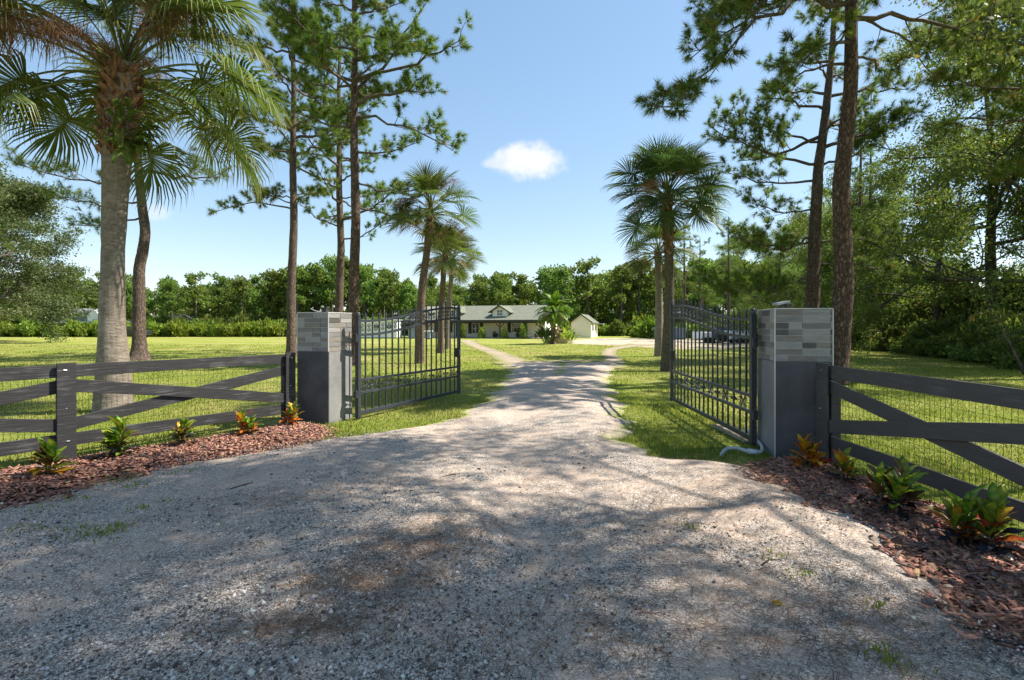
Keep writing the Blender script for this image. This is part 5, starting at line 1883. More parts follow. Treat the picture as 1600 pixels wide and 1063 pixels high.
def far_tree_meshes(seed, kind):
    rg = np.random.default_rng(seed)
    H = 10.5
    P, tint = [], []
    if kind == 'pine':
        tr = [(0, 0, 0), (rg.normal(0, .15), 0, H * .5), (rg.normal(0, .2), 0, H * .95)]
        me_t, Q, R = trunk_mesh(tr, [.2, .15, .05], 7, rg, .03, 'trunk', MAT['far_bark'])
        nc = 34
        for k in range(nc):
            f = rg.uniform(0, 1) ** .8
            z = H * (.42 + .58 * f)
            rad = 2.3 * (1 - f * .55) * rg.uniform(.1, 1) ** .6
            az = rg.uniform(0, 6.28)
            c = np.array([rad * math.cos(az), rad * math.sin(az), z + rg.normal(0, .2)])
            rr = rg.uniform(.45, .95)
            n = int(85 * rr)
            P.append(c + unit(rg.normal(size=(n, 3))) * rg.uniform(.3, 1, (n, 1)) ** .5 * np.array([rr, rr, rr * .62]))
            tint.append(np.full(n, rg.uniform(0, 1)))
    else:
        tr = [(0, 0, 0), (rg.normal(0, .2), 0, H * .3), (rg.normal(0, .2), 0, H * .7)]
        me_t, Q, R = trunk_mesh(tr, [.2, .16, .05], 7, rg, .03, 'trunk', MAT['far_bark'])
        nc = 46
        for k in range(nc):
            f = rg.uniform(0, 1)
            z = H * (.12 + .8 * f)
            rad = 2.9 * math.sin(math.pi * (.25 + .68 * f)) * rg.uniform(.2, 1) ** .5
            az = rg.uniform(0, 6.28)
            c = np.array([rad * math.cos(az), rad * math.sin(az), z])
            rr = rg.uniform(.55, 1.1)
            n = int(75 * rr)
            P.append(c + unit(rg.normal(size=(n, 3))) * rg.uniform(.3, 1, (n, 1)) ** .5 * np.array([rr, rr, rr * .75]))
            tint.append(np.full(n, rg.uniform(0, 1)))
    P, tint = np.concatenate(P), np.concatenate(tint)
    return me_t, leaf_mesh('crown', P, .42, rg, MAT['far_leaf'], .03, .2, tint, .6)


def bush_mesh(seed, n, size, mat, H=1.0, R=1.0, clumps=16, name='foliage', ratio=.5):
    rg = np.random.default_rng(seed)
    P, tint = [], []
    for k in range(clumps):
        az, rr = rg.uniform(0, 6.28), R * rg.uniform(0, 1) ** .5 * .75
        z = H * rg.uniform(.12, .8) * (1 - .35 * rr / R)
        c = np.array([rr * math.cos(az), rr * math.sin(az), z])
        m = n // clumps
        q = c + unit(rg.normal(size=(m, 3))) * rg.uniform(.2, 1, (m, 1)) ** .5 * np.array([.38 * R, .38 * R, .3 * H])
        P.append(q)
        tint.append(np.full(m, rg.uniform(0, 1)))
    P, tint = np.concatenate(P), np.concatenate(tint)
    k = P[:, 2] > 0.02
    return leaf_mesh(name, P[k], size, rg, MAT[mat], .05, -.15, tint[k], ratio)


def stem_mesh(seed, H=1.0, n=6, mat='oak_bark'):
    rg = np.random.default_rng(seed)
    mb = MB()
    for k in range(n):
        az = k * 2.4
        mb.tube([(0.03 * math.cos(az), .03 * math.sin(az), 0), (.2 * math.cos(az), .2 * math.sin(az), H * .4), (.42 * math.cos(az), .42 * math.sin(az), H * .8)], [.03, .02, .008], 4, cap=False)
    return mb.mesh('stems', MAT[mat], True)


# ------------------------------------------------------------------ trees in view
palm('big grey trunked cabbage palm rising behind the left rail fence', (-7.2, 9.25), [(0, 0, -.1), (0, 0, .6), (-.03, 0, 1.6), (0, 0, 3.0), (.06, 0, 4.6), (.18, 0, 6.25)], [.325, .265, .20, .175, .225, .245], 'big', 44, 1.05, 101, 'palm_trunk', boots=260, boot_len=1.6, stalks=13, dead=0.3, ring=0.012, azbias=(-1.0, 1.05, 2), low=.74)
P3 = 'cabbage palms left of the drive'
palm('cabbage palm with a leaning dark trunk, nearest of the three left of the drive', (-3.8, 21.0), [(0, 0, -.1), (.02, 0, 1.5), (.12, 0, 3.2), (.34, 0, 4.8), (.46, 0, 6.35)], [.21, .18, .16, .14, .15], 'mid', 34, 1.1, 102, 'palm_trunk_brown', boots=20, boot_len=.6, stalks=3, dead=.5, low=.9, group=P3)
palm('middle one of the three cabbage palms left of the drive', (-4.03, 28.8), [(0, 0, -.1), (.05, 0, 2), (.15, 0, 4), (.25, 0, 5.6)], [.2, .175, .15, .16], 'mid', 32, 1.05, 103, 'palm_trunk_brown', boots=14, boot_len=.6, stalks=2, dead=.5, low=.9, group=P3)
palm('farthest and palest trunked of the three cabbage palms left of the drive', (-4.3, 34.0), [(0, 0, -.1), (.05, 0, 2), (.2, 0, 4), (.4, 0, 6.0)], [.2, .175, .15, .16], 'mid', 32, 1.1, 104, 'palm_trunk', boots=12, boot_len=.6, stalks=2, dead=.5, low=.9, group=P3)
P2 = 'cabbage palms right of the drive'
palm('tall deep green cabbage palm with a reddish trunk beside the right gate', (5.28, 17.46), [(0, 0, -.1), (.04, 0, 1.2), (.1, 0, 2.6), (.06, 0, 4.2), (.02, 0, 6.05)], [.225, .185, .15, .15, .16], 'blue', 52, .98, 105, 'palm_trunk_moss', boots=90, boot_len=2.0, stalks=4, dead=.1, low=.82, group=P2)
palm('shorter cabbage palm with a tan trunk behind the tall reddish one', (7.4, 25.8), [(0, 0, -.1), (.02, 0, 1.6), (.0, 0, 3.4), (-.05, 0, 5.3)], [.23, .2, .17, .17], 'mid', 34, 1.0, 106, 'palm_trunk', boots=14, boot_len=.5, stalks=2, dead=.5, low=.9, group=P2)
# the bright feather palm by the fountain
rg = np.random.default_rng(55)
dp = thing('palm_tree', 'bright green feather leaved palm on the grass island in front of the house', 'tree', (*gp(864, 538), 0), 0)
me, Q, R = trunk_mesh([(0, 0, -.1), (.02, 0, 1.0), (.02, 0, 2.7)], [.25, .2, .24], 14, rg, .05, 'trunk', MAT['palm_trunk_brown'], .04)
new_obj('trunk', me, dp)
FEA = [pinnate_mesh('frond', math.radians(e), 2.05, math.radians(d * 1.15), 32, rg, MAT['date_palm'], .55, .065) for e, d in ((80, 45), (60, 70), (38, 80), (12, 62), (-15, 45))]
for i in range(50):
    f = (i + .5) / 50
    az = i * 2.39996 + rg.uniform(-.2, .2)
    new_obj('frond', FEA[min(4, int(f * 5))], dp, loc=(.02, 0, 2.85 - .35 * f), rot=(rg.uniform(-.2, .2), rg.uniform(-.1, .1), az), scale=rg.uniform(.74, .92))

# fern growing on the boots of the big palm
rg = np.random.default_rng(66)
fe = thing('fern', 'bright green fern growing out of the old leaf bases of the big palm', 'fern', (-6.85, 9.0, 4.85))
FERN = [pinnate_mesh('fern_leaf', math.radians(e), .5, math.radians(100), 12, rg, MAT['oak_leaf'], .11, .035) for e in (50, 20, -10)]
for i in range(40):
    az = rg.uniform(-1.6, .9)
    new_obj('fern_leaf', FERN[i % 3], fe, loc=(.1 * math.cos(az) + rg.uniform(-.1, .18), .08 * math.sin(az), rg.uniform(-.3, .4)), rot=(rg.uniform(-.3, .3), rg.uniform(-.2, .3), az), scale=rg.uniform(.7, 1.2))

PG = 'tall pines round the gate'
pine('big reddish barked pine leaning behind the right pillar', (8.6, 13.6), 16.0, (0.85, 0.3), 0.255, [
    (10.3, (-5.4, -1.6, -3.6), .07, .9, .8), (10.6, (-4.2, 0.3, -1.6), .065, .6, .9), (10.9, (-3.4, -1.0, .2), .06, .3, 1.0), (9.2, (-2.2, -.9, -1.2), .05, .3, 1.1), (8.6, (-1.9, .6, -.6), .045, .3, 1.1),
    (9.9, (5.0, .4, -1.2), .07, .55, .6), (9.9, (3.4, .9, -1.6), .045, .5, .5), (10.6, (3.6, -1.2, .4), .05, .2, .7), (8.9, (1.8, .8, -.5), .04, .2, .8), (10.8, (-2.4, 2.2, .3), .05, .1, 1.0)],
    201, PG, 'red_bark', auto=40, auto_z=(.68, 1.0), auto_len=(4.6, 1.6), nn=26, width=.018, flare=.10, nl=.26, bare=.3, dens=1.25, brown=.06)
pine('second pine behind the right gate, with low sweeping branches', (12.6, 22.0), 16.5, (1.5, 0.3), 0.30, [
    (8.6, (-5.0, -1.0, 1.2), .07, -.3, 1.1), (7.9, (-3.6, .8, .6), .06, -.3, 1.1), (8.4, (3.6, 0, 2.2), .06, -.3, 1.1), (9.5, (-4.2, -.6, 1.0), .06, -.2, 1.1), (5.4, (-4.0, -1.6, -.3), .06, -.3, 1.2),
    (5.2, (-3.0, 1.0, -.1), .05, -.2, 1.2), (5.2, (2.6, -1.0, .2), .05, -.2, 1.0), (3.5, (-4.8, -1.2, -.3), .05, -.3, 1.1), (3.6, (-3.2, .6, -.2), .045, -.3, 1.2), (6.6, (-3.4, -.8, .2), .05, -.3, .9), (4.2, (3.2, -1.2, -.8), .05, .2, .8)],
    202, PG, 'pine_bark', auto=18, auto_z=(.55, 1.0), auto_len=(3.6, 1.0), nn=24, width=.02, flare=.12, nl=.27, bare=.3, dens=1.0)
pine('pine with a bare pole trunk behind the left fence end post', (-11.2, 26.0), 20.0, (0.05, 0.2), 0.235, [
    (7.5, (-3.3, -1.0, -.3), .05, .35, .7), (7.8, (-1.5, -.6, .3), .04, .1, 1.3), (7.9, (1.7, -.5, .3), .04, .1, 1.5), (8.2, (1.2, .8, .2), .04, .1, 1.5), (8.0, (-2.0, .8, .2), .04, .1, 1.2), (9.5, (1.2, -.6, .3), .035, .1, 1.2)],
    203, PG, 'pine_bark', auto=32, auto_z=(.5, 1.0), auto_len=(3.3, 1.2), nn=23, width=.026, flare=.12, nl=.28, dens=1.3, bare=.3)
pine('thin grey pine between the two taller trunks behind the left pillar', (-10.2, 30.0), 19.0, (0.1, 0.2), 0.26, [
    (6.6, (2.8, -1.0, .9), .06, -.3, .6), (7.4, (-2.4, -.8, 1.4), .05, -.2, .7), (9.0, (2.4, -.7, .2), .05, -.1, .8)],
    204, PG, 'pine_bark', auto=26, auto_z=(.40, 1.0), auto_len=(3.6, 1.2), nn=21, width=.026, flare=.12, nl=.28, dens=.8, bare=.45)
pine('dark straight pine right behind the left pillar with a long limb reaching over the drive', (-6.2, 20.0), 17.5, (-0.05, 0.2), 0.22, [
    (9.8, (4.0, -.4, -1.5), .06, .3, .55), (11.2, (4.3, -.5, 1.4), .08, -.2, .45), (10.8, (3.0, .3, 4.0), .075, -.2, .3), (8.4, (2.6, -.8, .1), .05, -.2, .9), (7.2, (2.4, .6, -.2), .045, -.2, .8), (6.3, (3.2, .7, -1.1), .045, .2, .6),
    (9.3, (-2.6, -.6, .6), .05, -.2, 1.0), (8.0, (-1.6, .8, .9), .05, -.2, 1.0), (12.0, (2.6, -1.2, .4), .055, -.2, 1.3), (12.4, (-2.6, -1.0, .5), .055, -.2, 1.3), (11.0, (-2.6, .8, .7), .055, -.2, 1.2)],
    205, PG, 'red_bark', auto=34, auto_z=(.58, 1.0), auto_len=(3.1, 1.2), nn=25, width=.023, flare=.10, nl=.27, dens=1.3, bare=.3)
pine('dark pine with a kinked trunk behind the big left palm', (-16.75, 23.0), 15.0, (-.1, .2), 0.27, [
    (8.2, (-4.6, -1.0, .4), .06, -.3, .9), (7.2, (-3.4, -.4, .1), .05, -.2, .9), (6.4, (-3.6, .8, -.2), .05, -.2, .8)], 206, PG, 'pine_bark', auto=18, auto_z=(.55, 1.0), auto_len=(4.0, 1.2), nn=20, width=.014, flare=.30, nl=.27, kink=((0, 0), (1.8, -.03), (4.4, -.06), (5.5, .26), (6.7, .06), (9.3, -.22), (15, -.3)), dens=.8)
pine('pine at the left edge of the lawn, only its drooping branches in view', (-24.5, 19.5), 13.0, (.2, .2), 0.26, [
    (6.2, (4.6, -1.0, -.1), .06, -.2, 1.0), (7.4, (4.4, -.6, .4), .06, -.2, 1.0), (5.2, (4.0, .4, -.6), .05, -.2, 1.0)], 207, PG, 'pine_bark', auto=12, auto_z=(.6, 1.0), auto_len=(3.0, 1.2), nn=20, width=.014, nl=.27, dens=.9)
pine('tall pine outside the right edge whose yellowish branches hang into the upper right corner', (17.8, 15.2), 16.0, (-.3, .2), 0.25, [
    (8.2, (-4.4, .6, .8), .06, .2, 1.0), (9.2, (-4.8, -.4, 1.0), .06, .2, 1.0), (7.4, (-3.6, 1.2, .4), .05, .2, 1.0), (10.4, (-4.0, .8, .8), .055, .1, 1.0), (6.4, (-3.0, .3, -.3), .045, .2, .9)],
    208, PG, 'pine_bark', auto=14, auto_z=(.6, 1.0), auto_len=(3.2, 1.2), nn=30, width=.014, nl=.26, dens=.9, brown=.12)
# broadleaf trees right of the entrance, whose shade falls over the apron
SO = oak_meshes(331, 13.4, 5.2, 7.8, 32000, .13, 'oak_leaf', 'oak_bark', .11, 13, .62, .05, .1)
for x, y, rz, s, lb in ((8.9, 5.4, .5, (.85, .8, 1.0), 'tall oak shading the apron, just outside the right edge of the picture'), (11.4, 2.4, 2.5, 1.0, 'tall oak beside the photographer, outside the right edge of the picture'), (6.2, 3.2, 4.1, (.85, .8, 1.0), 'tall oak right behind the fence at the photographer, outside the picture')):
    place_tree('oak_tree', lb, SO, x, y, rz, s, None)

# woods on the right
OAK = [oak_meshes(401, 11.5, 5.2, 1.2, 60000, .11, 'oak_leaf', 'oak_bark', .2, 11, .55, .05, .2), oak_meshes(402, 9.5, 4.6, .6, 54000, .11, 'oak_leaf', 'oak_bark', .17, 10, .55, .05, .35), oak_meshes(403, 12.5, 4.6, 2.2, 54000, .12, 'oak_leaf', 'oak_bark', .2, 11, .55, .08, .1)]
WG = 'broadleaf trees of the right hand woods'
for k, (x, y, v, rz, s, lb) in enumerate([
        (22.6, 21.5, 0, .3, 1.35, 'dense dark oak nearest the right edge of the lawn'), (20.6, 17.4, 1, 2.0, 1.15, 'low spreading oak at the right frame edge'), (24.0, 25.5, 2, 1.2, 1.35, 'tall oak in the second row of the right woods'),
        (26.2, 22.8, 1, 1.7, 1.2, 'oak filling the gap near the right frame edge'), (24.6, 29.5, 1, 4.0, 1.25, 'bushy oak on the lawn edge right of the big pine'), (25.0, 35.5, 2, .5, 1.0, 'yellowish oak farther along the right woods'),
        (22.8, 39.0, 1, 3.0, 1.05, 'oak at the far lawn edge right of the second pine'), (29.0, 43.0, 0, 1.0, 1.05, 'oak behind the second pine'), (25.0, 49.0, 1, 2.4, 1.1, 'oak by the sandy yard at the right'),
        (31.0, 54.0, 2, .2, 1.0, 'oak beyond the white trailers'), (26.5, 60.0, 0, 2.2, 1.0, 'oak left of the trailers beyond the yard'), 
        ]):
    place_tree('oak_tree', lb, OAK[v], x, y, rz, s, WG)
# slim pines among the woods
BP = []
for sd in (501, 502):
    rg = np.random.default_rng(sd)
    H = 14.0
    me_t, Q, R = trunk_mesh([(0, 0, -.1), (rg.normal(0, .1), 0, H * .5), (rg.normal(0, .25), 0, H)], [.2, .15, .04], 9, rg, .03, 'trunk', MAT['pine_bark'], .06)
    mb, T, TD = MB(), [], []
    for k in range(18):
        z = H * (.38 + .6 * k / 18)
        az = k * 2.4
        ln = (2.4 - 1.4 * k / 18) * rg.uniform(.6, 1.2)
        q = min(Q, key=lambda v: abs(v.z - z))
        pine_limb(mb, rg, q, q + Vector((ln * math.cos(az), ln * math.sin(az), ln * rg.uniform(-.1, .6))), .035, -.1, T, TD, 1.0, .3)
    BP.append((me_t, mb.mesh('branches', MAT['limb'], True), needle_mesh('needles', T, TD, 18, .3, .022, rg)))
for k, (x, y, v, rz, s, lb) in enumerate([
        (22.6, 33.2, 0, 0, 1.0, 'slim straight pine in the gap right of the big pine'), (25.5, 36.4, 1, 2, 1.05, 'second slim pine just right of the straight one'), (28.0, 47.0, 0, 3, 1.0, 'slim pine behind the second pine'), (22.0, 52.0, 1, 1, .9, 'slim pine above the white trailers'),
        (19.5, 58.0, 0, 4, .95, 'slim pine left of the blue grey container'), (23.5, 64.0, 1, 5, .9, 'slim pine behind the blue grey container'), (31.5, 38.0, 1, .6, 1.1, 'tall slim pine showing over the oaks'), (26.8, 20.5, 0, 1.9, 1.0, 'slim pine between the oaks near the right edge')]):
    place_tree('pine_tree', lb, BP[v], x, y, rz, s, 'slim pines of the right hand woods', names=('trunk', 'branches', 'needles'))

# grey green oak on the far left
GO = oak_meshes(420, 13.0, 7.4, 3.2, 60000, .22, 'grey_leaf', 'oak_bark', .3, 14, .9, .06, .1)
place_tree('oak_tree', 'grey green oak overhanging the lawn at the left edge', GO, -47.0, 45.0, .4, 1.0, None)
place_tree('oak_tree', 'grey green oak half out of frame behind the first at the far left', GO, -55.0, 50.0, 2.4, 1.1, None)

# tree line at the back
FT = [far_tree_meshes(s, 'pine') for s in (601, 602, 603)] + [far_tree_meshes(s, 'oak') for s in (611, 612, 613)]
rg = np.random.default_rng(77)


PLACES = [(60, 'above the left edge of the hedge'), (150, 'behind the neighbouring house'), (215, 'showing beside the big palm trunk'), (330, 'above the dark roofed hut'), (445, 'left of the bare pole pine'), (560, 'behind the left pillar'),
          (640, 'above the long white shed'), (720, 'behind the three cabbage palms'), (800, 'over the roof left of the dormer'), (870, 'over the roof by the bright palm'), (940, 'behind the cream garage'),
          (1020, 'between the garage and the right hand palms'), (1090, 'behind the right hand cabbage palms'), (1180, 'behind the right gate'), (9999, 'glimpsed through the right hand woods')]


def far_label(x, y, v, row):
    px = 800 + 800 * x / y
    return '%s %s of the far wood %s' % (('front row', 'second row', 'middle', 'back row', 'rearmost')[row], 'pine' if v < 3 else 'broadleaf tree', [t for p, t in PLACES if px < p][0])


hs = [(-120, .95), (-60, .9), (-48, .88), (-40, .92), (-34, 1.15), (-27, 1.15), (-20, 1.05), (-14, .88), (-6, .85), (0, 1.0), (8, 1.02), (18, 1.05), (26, 1.12), (40, 1.2), (90, 1.2)]
for row, (Y, sp_) in enumerate(((81, 4.2), (86, 4.0), (92, 4.0), (99, 4.2), (108, 5.0))):
    x = -112.0 if Y > 84 else -100.0
    while x < 68:
        x += sp_ * rg.uniform(.7, 1.3)
        y = Y + rg.uniform(-2.5, 2.5)
        if abs(800 * x / y) > 900:
            continue
        s = np.interp(x * 85 / y, *zip(*hs)) * rg.uniform(.82, 1.1) * (1 + .03 * row)
        v = int(rg.choice(6, p=[.2, .2, .16, .16, .14, .14]))
        place_tree('forest_tree', far_label(x, y, v, row), FT[v], x, y, rg.uniform(0, 6.28), (s * rg.uniform(.85, 1.15), s * rg.uniform(.85, 1.15), s), 'trees of the far wood', names=('trunk', 'crown'))

# hedges and undergrowth
def hedge_label(x):
    px = 800 + 800 * x / 70.5
    return 'bright green hedge shrub ' + [t for p, t in ((60, 'at the left end of the far hedge'), (150, 'in front of the neighbouring house'), (205, 'beside the big palm trunk'), (300, 'in front of the dark roofed hut'), (380, 'right of the dark roofed hut'), (450, 'next to the bare pole pine'), (560, 'behind the left pillar'), (9999, 'left of the long white shed')) if px < p][0]


BU = [bush_mesh(s, 2600, .26, 'shrub_leaf') for s in (701, 702, 703)] + [bush_mesh(s, 2600, .2, 'far_leaf') for s in (711, 712)]
SM = stem_mesh(720)
for i in range(34):
    x = -74 + i * 1.68 + rg.uniform(-.5, .5)
    place_tree('hedge_shrub', hedge_label(x), (SM, BU[int(rg.integers(0, 3))]), x, 70.5 + rg.uniform(-.8, 1.2), rg.uniform(0, 6.28), (1.5, 1.4, rg.uniform(1.7, 2.5)), 'shrubs of the far left hedge', 'shrub', ('stems', 'foliage'))
for i in range(24):
    x = -80 + i * 2.6 + rg.uniform(-.5, .5)
    place_tree('understory_shrub', 'dark shrub under the far wood ' + hedge_label(x)[24:].replace('far hedge', 'wood'), (SM, BU[3 + i % 2]), x, 79 + rg.uniform(-1, 1), rg.uniform(0, 6.28), (2.0, 1.8, rg.uniform(2.4, 3.6)), 'shrubs under the far wood', 'shrub', ('stems', 'foliage'))
for i in range(26):
    x = -16 + i * 2.1 + rg.uniform(-.5, .5)
    if 800 * x / 76 < 40 and i > 60:
        continue
    place_tree('understory_shrub', 'shrub under the far wood behind the house and yard', (SM, BU[int(rg.integers(0, 5))]), x, 76.5 + rg.uniform(-1, 1) + (3 if x < 6 else 0), rg.uniform(0, 6.28), (1.8, 1.6, rg.uniform(1.6, 3.0)), 'shrubs under the far wood', 'shrub', ('stems', 'foliage'))
for i in range(44):
    x = -112 + i * 4.1 + rg.uniform(-1, 1)
    place_tree('understory_shrub', 'dark shrub deep inside the far wood ' + ('left of the house' if x < -16 else 'behind the house' if x < 12 else 'right of the house'), (SM, BU[3 + i % 2]), x, 103 + rg.uniform(-2, 2), rg.uniform(0, 6.28), (3.2, 2.4, rg.uniform(4.2, 6.0)), 'shrubs deep in the far wood', 'shrub', ('stems', 'foliage'))
# undergrowth at the foot of the right woods
OB = [bush_mesh(s, 4200, .17, 'oak_leaf') for s in (741, 742)]
SHL = ['low shrub behind the blue grey container', 'rounded bright shrub at the back of the sandy yard', 'low shrub farther back beside the rounded bright one', 'shrub left of the white trailers', 'shrub right of the white trailers', 'shrub behind the right pillar, left of the second pine',
       'tall dark shrub at the foot of the big reddish pine', 'shrub at the foot of the slim straight pine', 'shrub on the lawn edge right of the slim pines', 'low rounded shrub on the lawn edge above the fence brace', 'lowest shrub on the right lawn edge', 'shrub at the lawn edge left of the sapling stems',
       'leafy shrub behind the sapling stems', 'shrub at the right frame edge beside the sapling', 'shrub just outside the right frame edge', 'tall shrub behind the big reddish pine', 'tall shrub between the two right hand pines', 'shrub between the two white trailers',
       'tall shrub in the second row right of the slim pines', 'tall shrub in the second row behind the sapling', 'tall shrub filling the gap under the yellowish oak', 'tall shrub in the second row at the right frame edge']
for i, (px, Y, h, w) in enumerate([(1075, 63, 1.6, 1.6), (1012, 62, 2.6, 1.7), (1000, 66, 1.4, 1.4), (1100, 56, 2.0, 1.8), (1190, 45, 1.8, 1.6), (1235, 41, 2.0, 1.7), (1335, 37, 2.4, 1.8), (1362, 33, 2.2, 1.5), (1395, 31, 1.6, 1.5), (1432, 28, 1.3, 1.3), (1465, 25.5, 1.0, 1.2),
                                (1500, 23.5, 1.3, 1.3), (1545, 21.5, 1.5, 1.3), (1585, 19.5, 1.2, 1.1), (1620, 18, 1.4, 1.2), (1300, 40, 2.6, 1.8), (1270, 44, 2.4, 1.8), (1150, 50, 2.0, 1.7), (1480, 27.5, 2.2, 1.6), (1530, 24.5, 2.4, 1.6), (1420, 32, 2.6, 1.7), (1580, 22.5, 2.4, 1.5)]):
    place_tree('woodland_shrub', SHL[i], (SM, OB[i % 2] if px > 1200 else BU[i % 5]), (px - 800) / 800 * Y, Y, i * 1.3, (w, w * .9, h), 'shrubs of the right woods', 'shrub', ('stems', 'foliage'))
rg = np.random.default_rng(61)
for i in range(18):
    y = 19 + i * 2.4
    x = 28.5 + rg.uniform(-1.5, 1.5) + (3 if y > 40 else 0)
    place_tree('thicket_shrub', 'tall thicket shrub at the back of the right woods ' + ('near the right frame edge' if y < 26 else 'below the yellowish oak' if y < 32 else 'behind the slim pines' if y < 40 else 'right of the white trailers' if y < 50 else 'behind the white trailers'), (SM, OB[i % 2]), x, y, i * 1.1, (2.6, 2.4, rg.uniform(3.2, 5.2)), 'thicket behind the right woods', 'shrub', ('stems', 'foliage'))
# leaning pale stems at the right edge
st = thing('sapling', 'pale leaning sapling stems at the right edge of the lawn', 'sapling', (*gp(1600, 585), 0))
for i, (dx, dz, r) in enumerate(((-1.1, 2.6, .035), (-.5, 1.8, .025), (.5, 2.8, .03))):
    mb = MB()
    mb.tube([(0.1 * i, 0, 0), (dx * .3, .1, dz * .35), (dx * .8, .2, dz * .75), (dx, .1, dz)], [r, r * .8, r * .5, r * .2], 6)
    mb.obj('stem', MAT['far_bark'], st, smooth=True)
rg = np.random.default_rng(88)
P = np.concatenate([rg.normal((dx * .9, .1, dz), .45, (500, 3)) for dx, dz in ((-1.1, 2.5), (-.5, 1.9), (.5, 2.8))])
new_obj('leaves', leaf_mesh('leaves', P, .1, rg, MAT['oak_leaf']), st)

# shrubs and pots along the porch
PB = [bush_mesh(s, 900, .16, 'shrub_leaf', clumps=9) for s in (731, 732)]
c_, s_ = math.cos(-TH), math.sin(-TH)


def porch_pt(lx, ly):
    return (3.45 + lx * c_ - ly * s_, 60.0 + lx * s_ + ly * c_)


for lx, h, lb in ((-8.9 - .7, 2.0, 'tall shrub in front of the porch, left of the paired window'), (-7.0, 1.5, 'shrub in front of the porch between window and post'), (-4.3, 1.5, 'shrub in front of the porch right of the middle post'), (-1.9, 1.9, 'tall shrub in front of the porch near its right end')):
    x, y = porch_pt(lx, -.9)
    place_tree('porch_shrub', lb, (SM, PB[int(h * 2) % 2]), x, y, lx, (.62, .6, h), 'shrubs along the porch', 'shrub', ('stems', 'foliage'))
for lx, r, lb in ((-3.0, .35, 'round dark pot with a clipped plant on the porch by the right window'), (-.7, .33, 'dark pot with a plant at the right porch post'), (-5.9, .38, 'pair of dark pots beside the middle porch post')):
    x, y = porch_pt(lx, .7)
    t = thing('potted_plant', lb, 'plant pot', (x, y, .12))
    b = MB()
    b.lathe([(0, 0), (r * .6, 0), (r * .95, .4), (r, .45), (r * .85, .45), (r * .8, .38), (0, .36)], 14)
    b.obj('pot', MAT['terracotta'], t, smooth=True)
    new_obj('foliage', PB[0], t, loc=(0, 0, .38), scale=(r * .9, r * .9, .45))
# broad leaved plants round the fountain


def strap_leaf(rg, L, w, elev, mat='blue_palm'):
    V, Fc, C = [], [], []
    p, m = np.zeros(3), 8
    for k in range(m + 1):
        t = k / m
        e = elev - .9 * t ** 2
        ww = w * (.12 if t < .35 else math.sin(math.pi * min(1, (t - .3) / .72)) + .03) * .5
        V += [p + np.array([0, ww, ww * .3]), p.copy(), p + np.array([0, -ww, ww * .3])]
        C += [(rg.uniform(.2, .9), 0, 0)] * 3
        p = p + np.array([math.cos(e), 0, math.sin(e)]) * L / m
    for k in range(m):
        for q in (0, 1):
            a = k * 3 + q
            Fc += [(a, a + 1, a + 4), (a, a + 4, a + 3)]
    return np_mesh('leaf', np.array(V), np.array(Fc), MAT[mat], np.array(C))


rg = np.random.default_rng(91)
ST = [strap_leaf(rg, 1.7, .3, math.radians(e)) for e in (82, 66, 48)] + [strap_leaf(rg, 1.5, .32, math.radians(e), 'shrub_leaf') for e in (80, 60, 45)]
for px, py, Y, n, s, k0, lb in ((852, 537, 44, 26, 1.0, 0, 'dark broad leaved clump left of the fountain'), (858, 540, 42.5, 14, .6, 0, 'low dark clump in front of the bright palm'), (887, 536, 45, 24, 1.05, 3, 'bright banana like clump right of the fountain'), (893, 535, 46, 12, .7, 0, 'small dark clump at the right end of the fountain bed')):
    x = (px - 800) / 800 * Y
    t = thing('broad_leaf_plant', lb, 'plant', (x, Y, 0))
    for i in range(n):
        az = i * 2.4
        new_obj('leaf', ST[k0 + i % 3], t, loc=(.12 * math.cos(az), .12 * math.sin(az), 0), rot=(rg.uniform(-.3, .3), rg.uniform(-.2, .2), az), scale=s * rg.uniform(.75, 1.1))

# ------------------------------------------------------------------ crotons in the beds
MAT['croton_green'] = mat_leaf('croton_green', (0.03, 0.10, 0.012), (0.12, 0.26, 0.02), (0.45, 0.42, 0.05), trans=.3, rough=.3, objvar=.25)
MAT['croton_red'] = mat_leaf('croton_red', (0.22, 0.02, 0.012), (0.42, 0.06, 0.02), (0.5, 0.22, 0.03), trans=.3, rough=.3, objvar=.3)
MAT['croton_orange'] = mat_leaf('croton_orange', (0.42, 0.15, 0.015), (0.58, 0.3, 0.02), (0.3, 0.28, 0.03), trans=.3, rough=.3, objvar=.2)
MAT['croton_bronze'] = mat_leaf('croton_bronze', (0.05, 0.02, 0.015), (0.13, 0.045, 0.025), (0.12, 0.13, 0.03), trans=.2, rough=.3, objvar=.3)
MAT['croton_black'] = mat_leaf('croton_black', (0.012, 0.016, 0.02), (0.03, 0.035, 0.042), None, trans=.08, rough=.28, objvar=.3)
MAT['croton_stem'] = mat_basic('croton_stem', (0.08, 0.06, 0.04), (0.14, 0.1, 0.07), 20.0, .8)


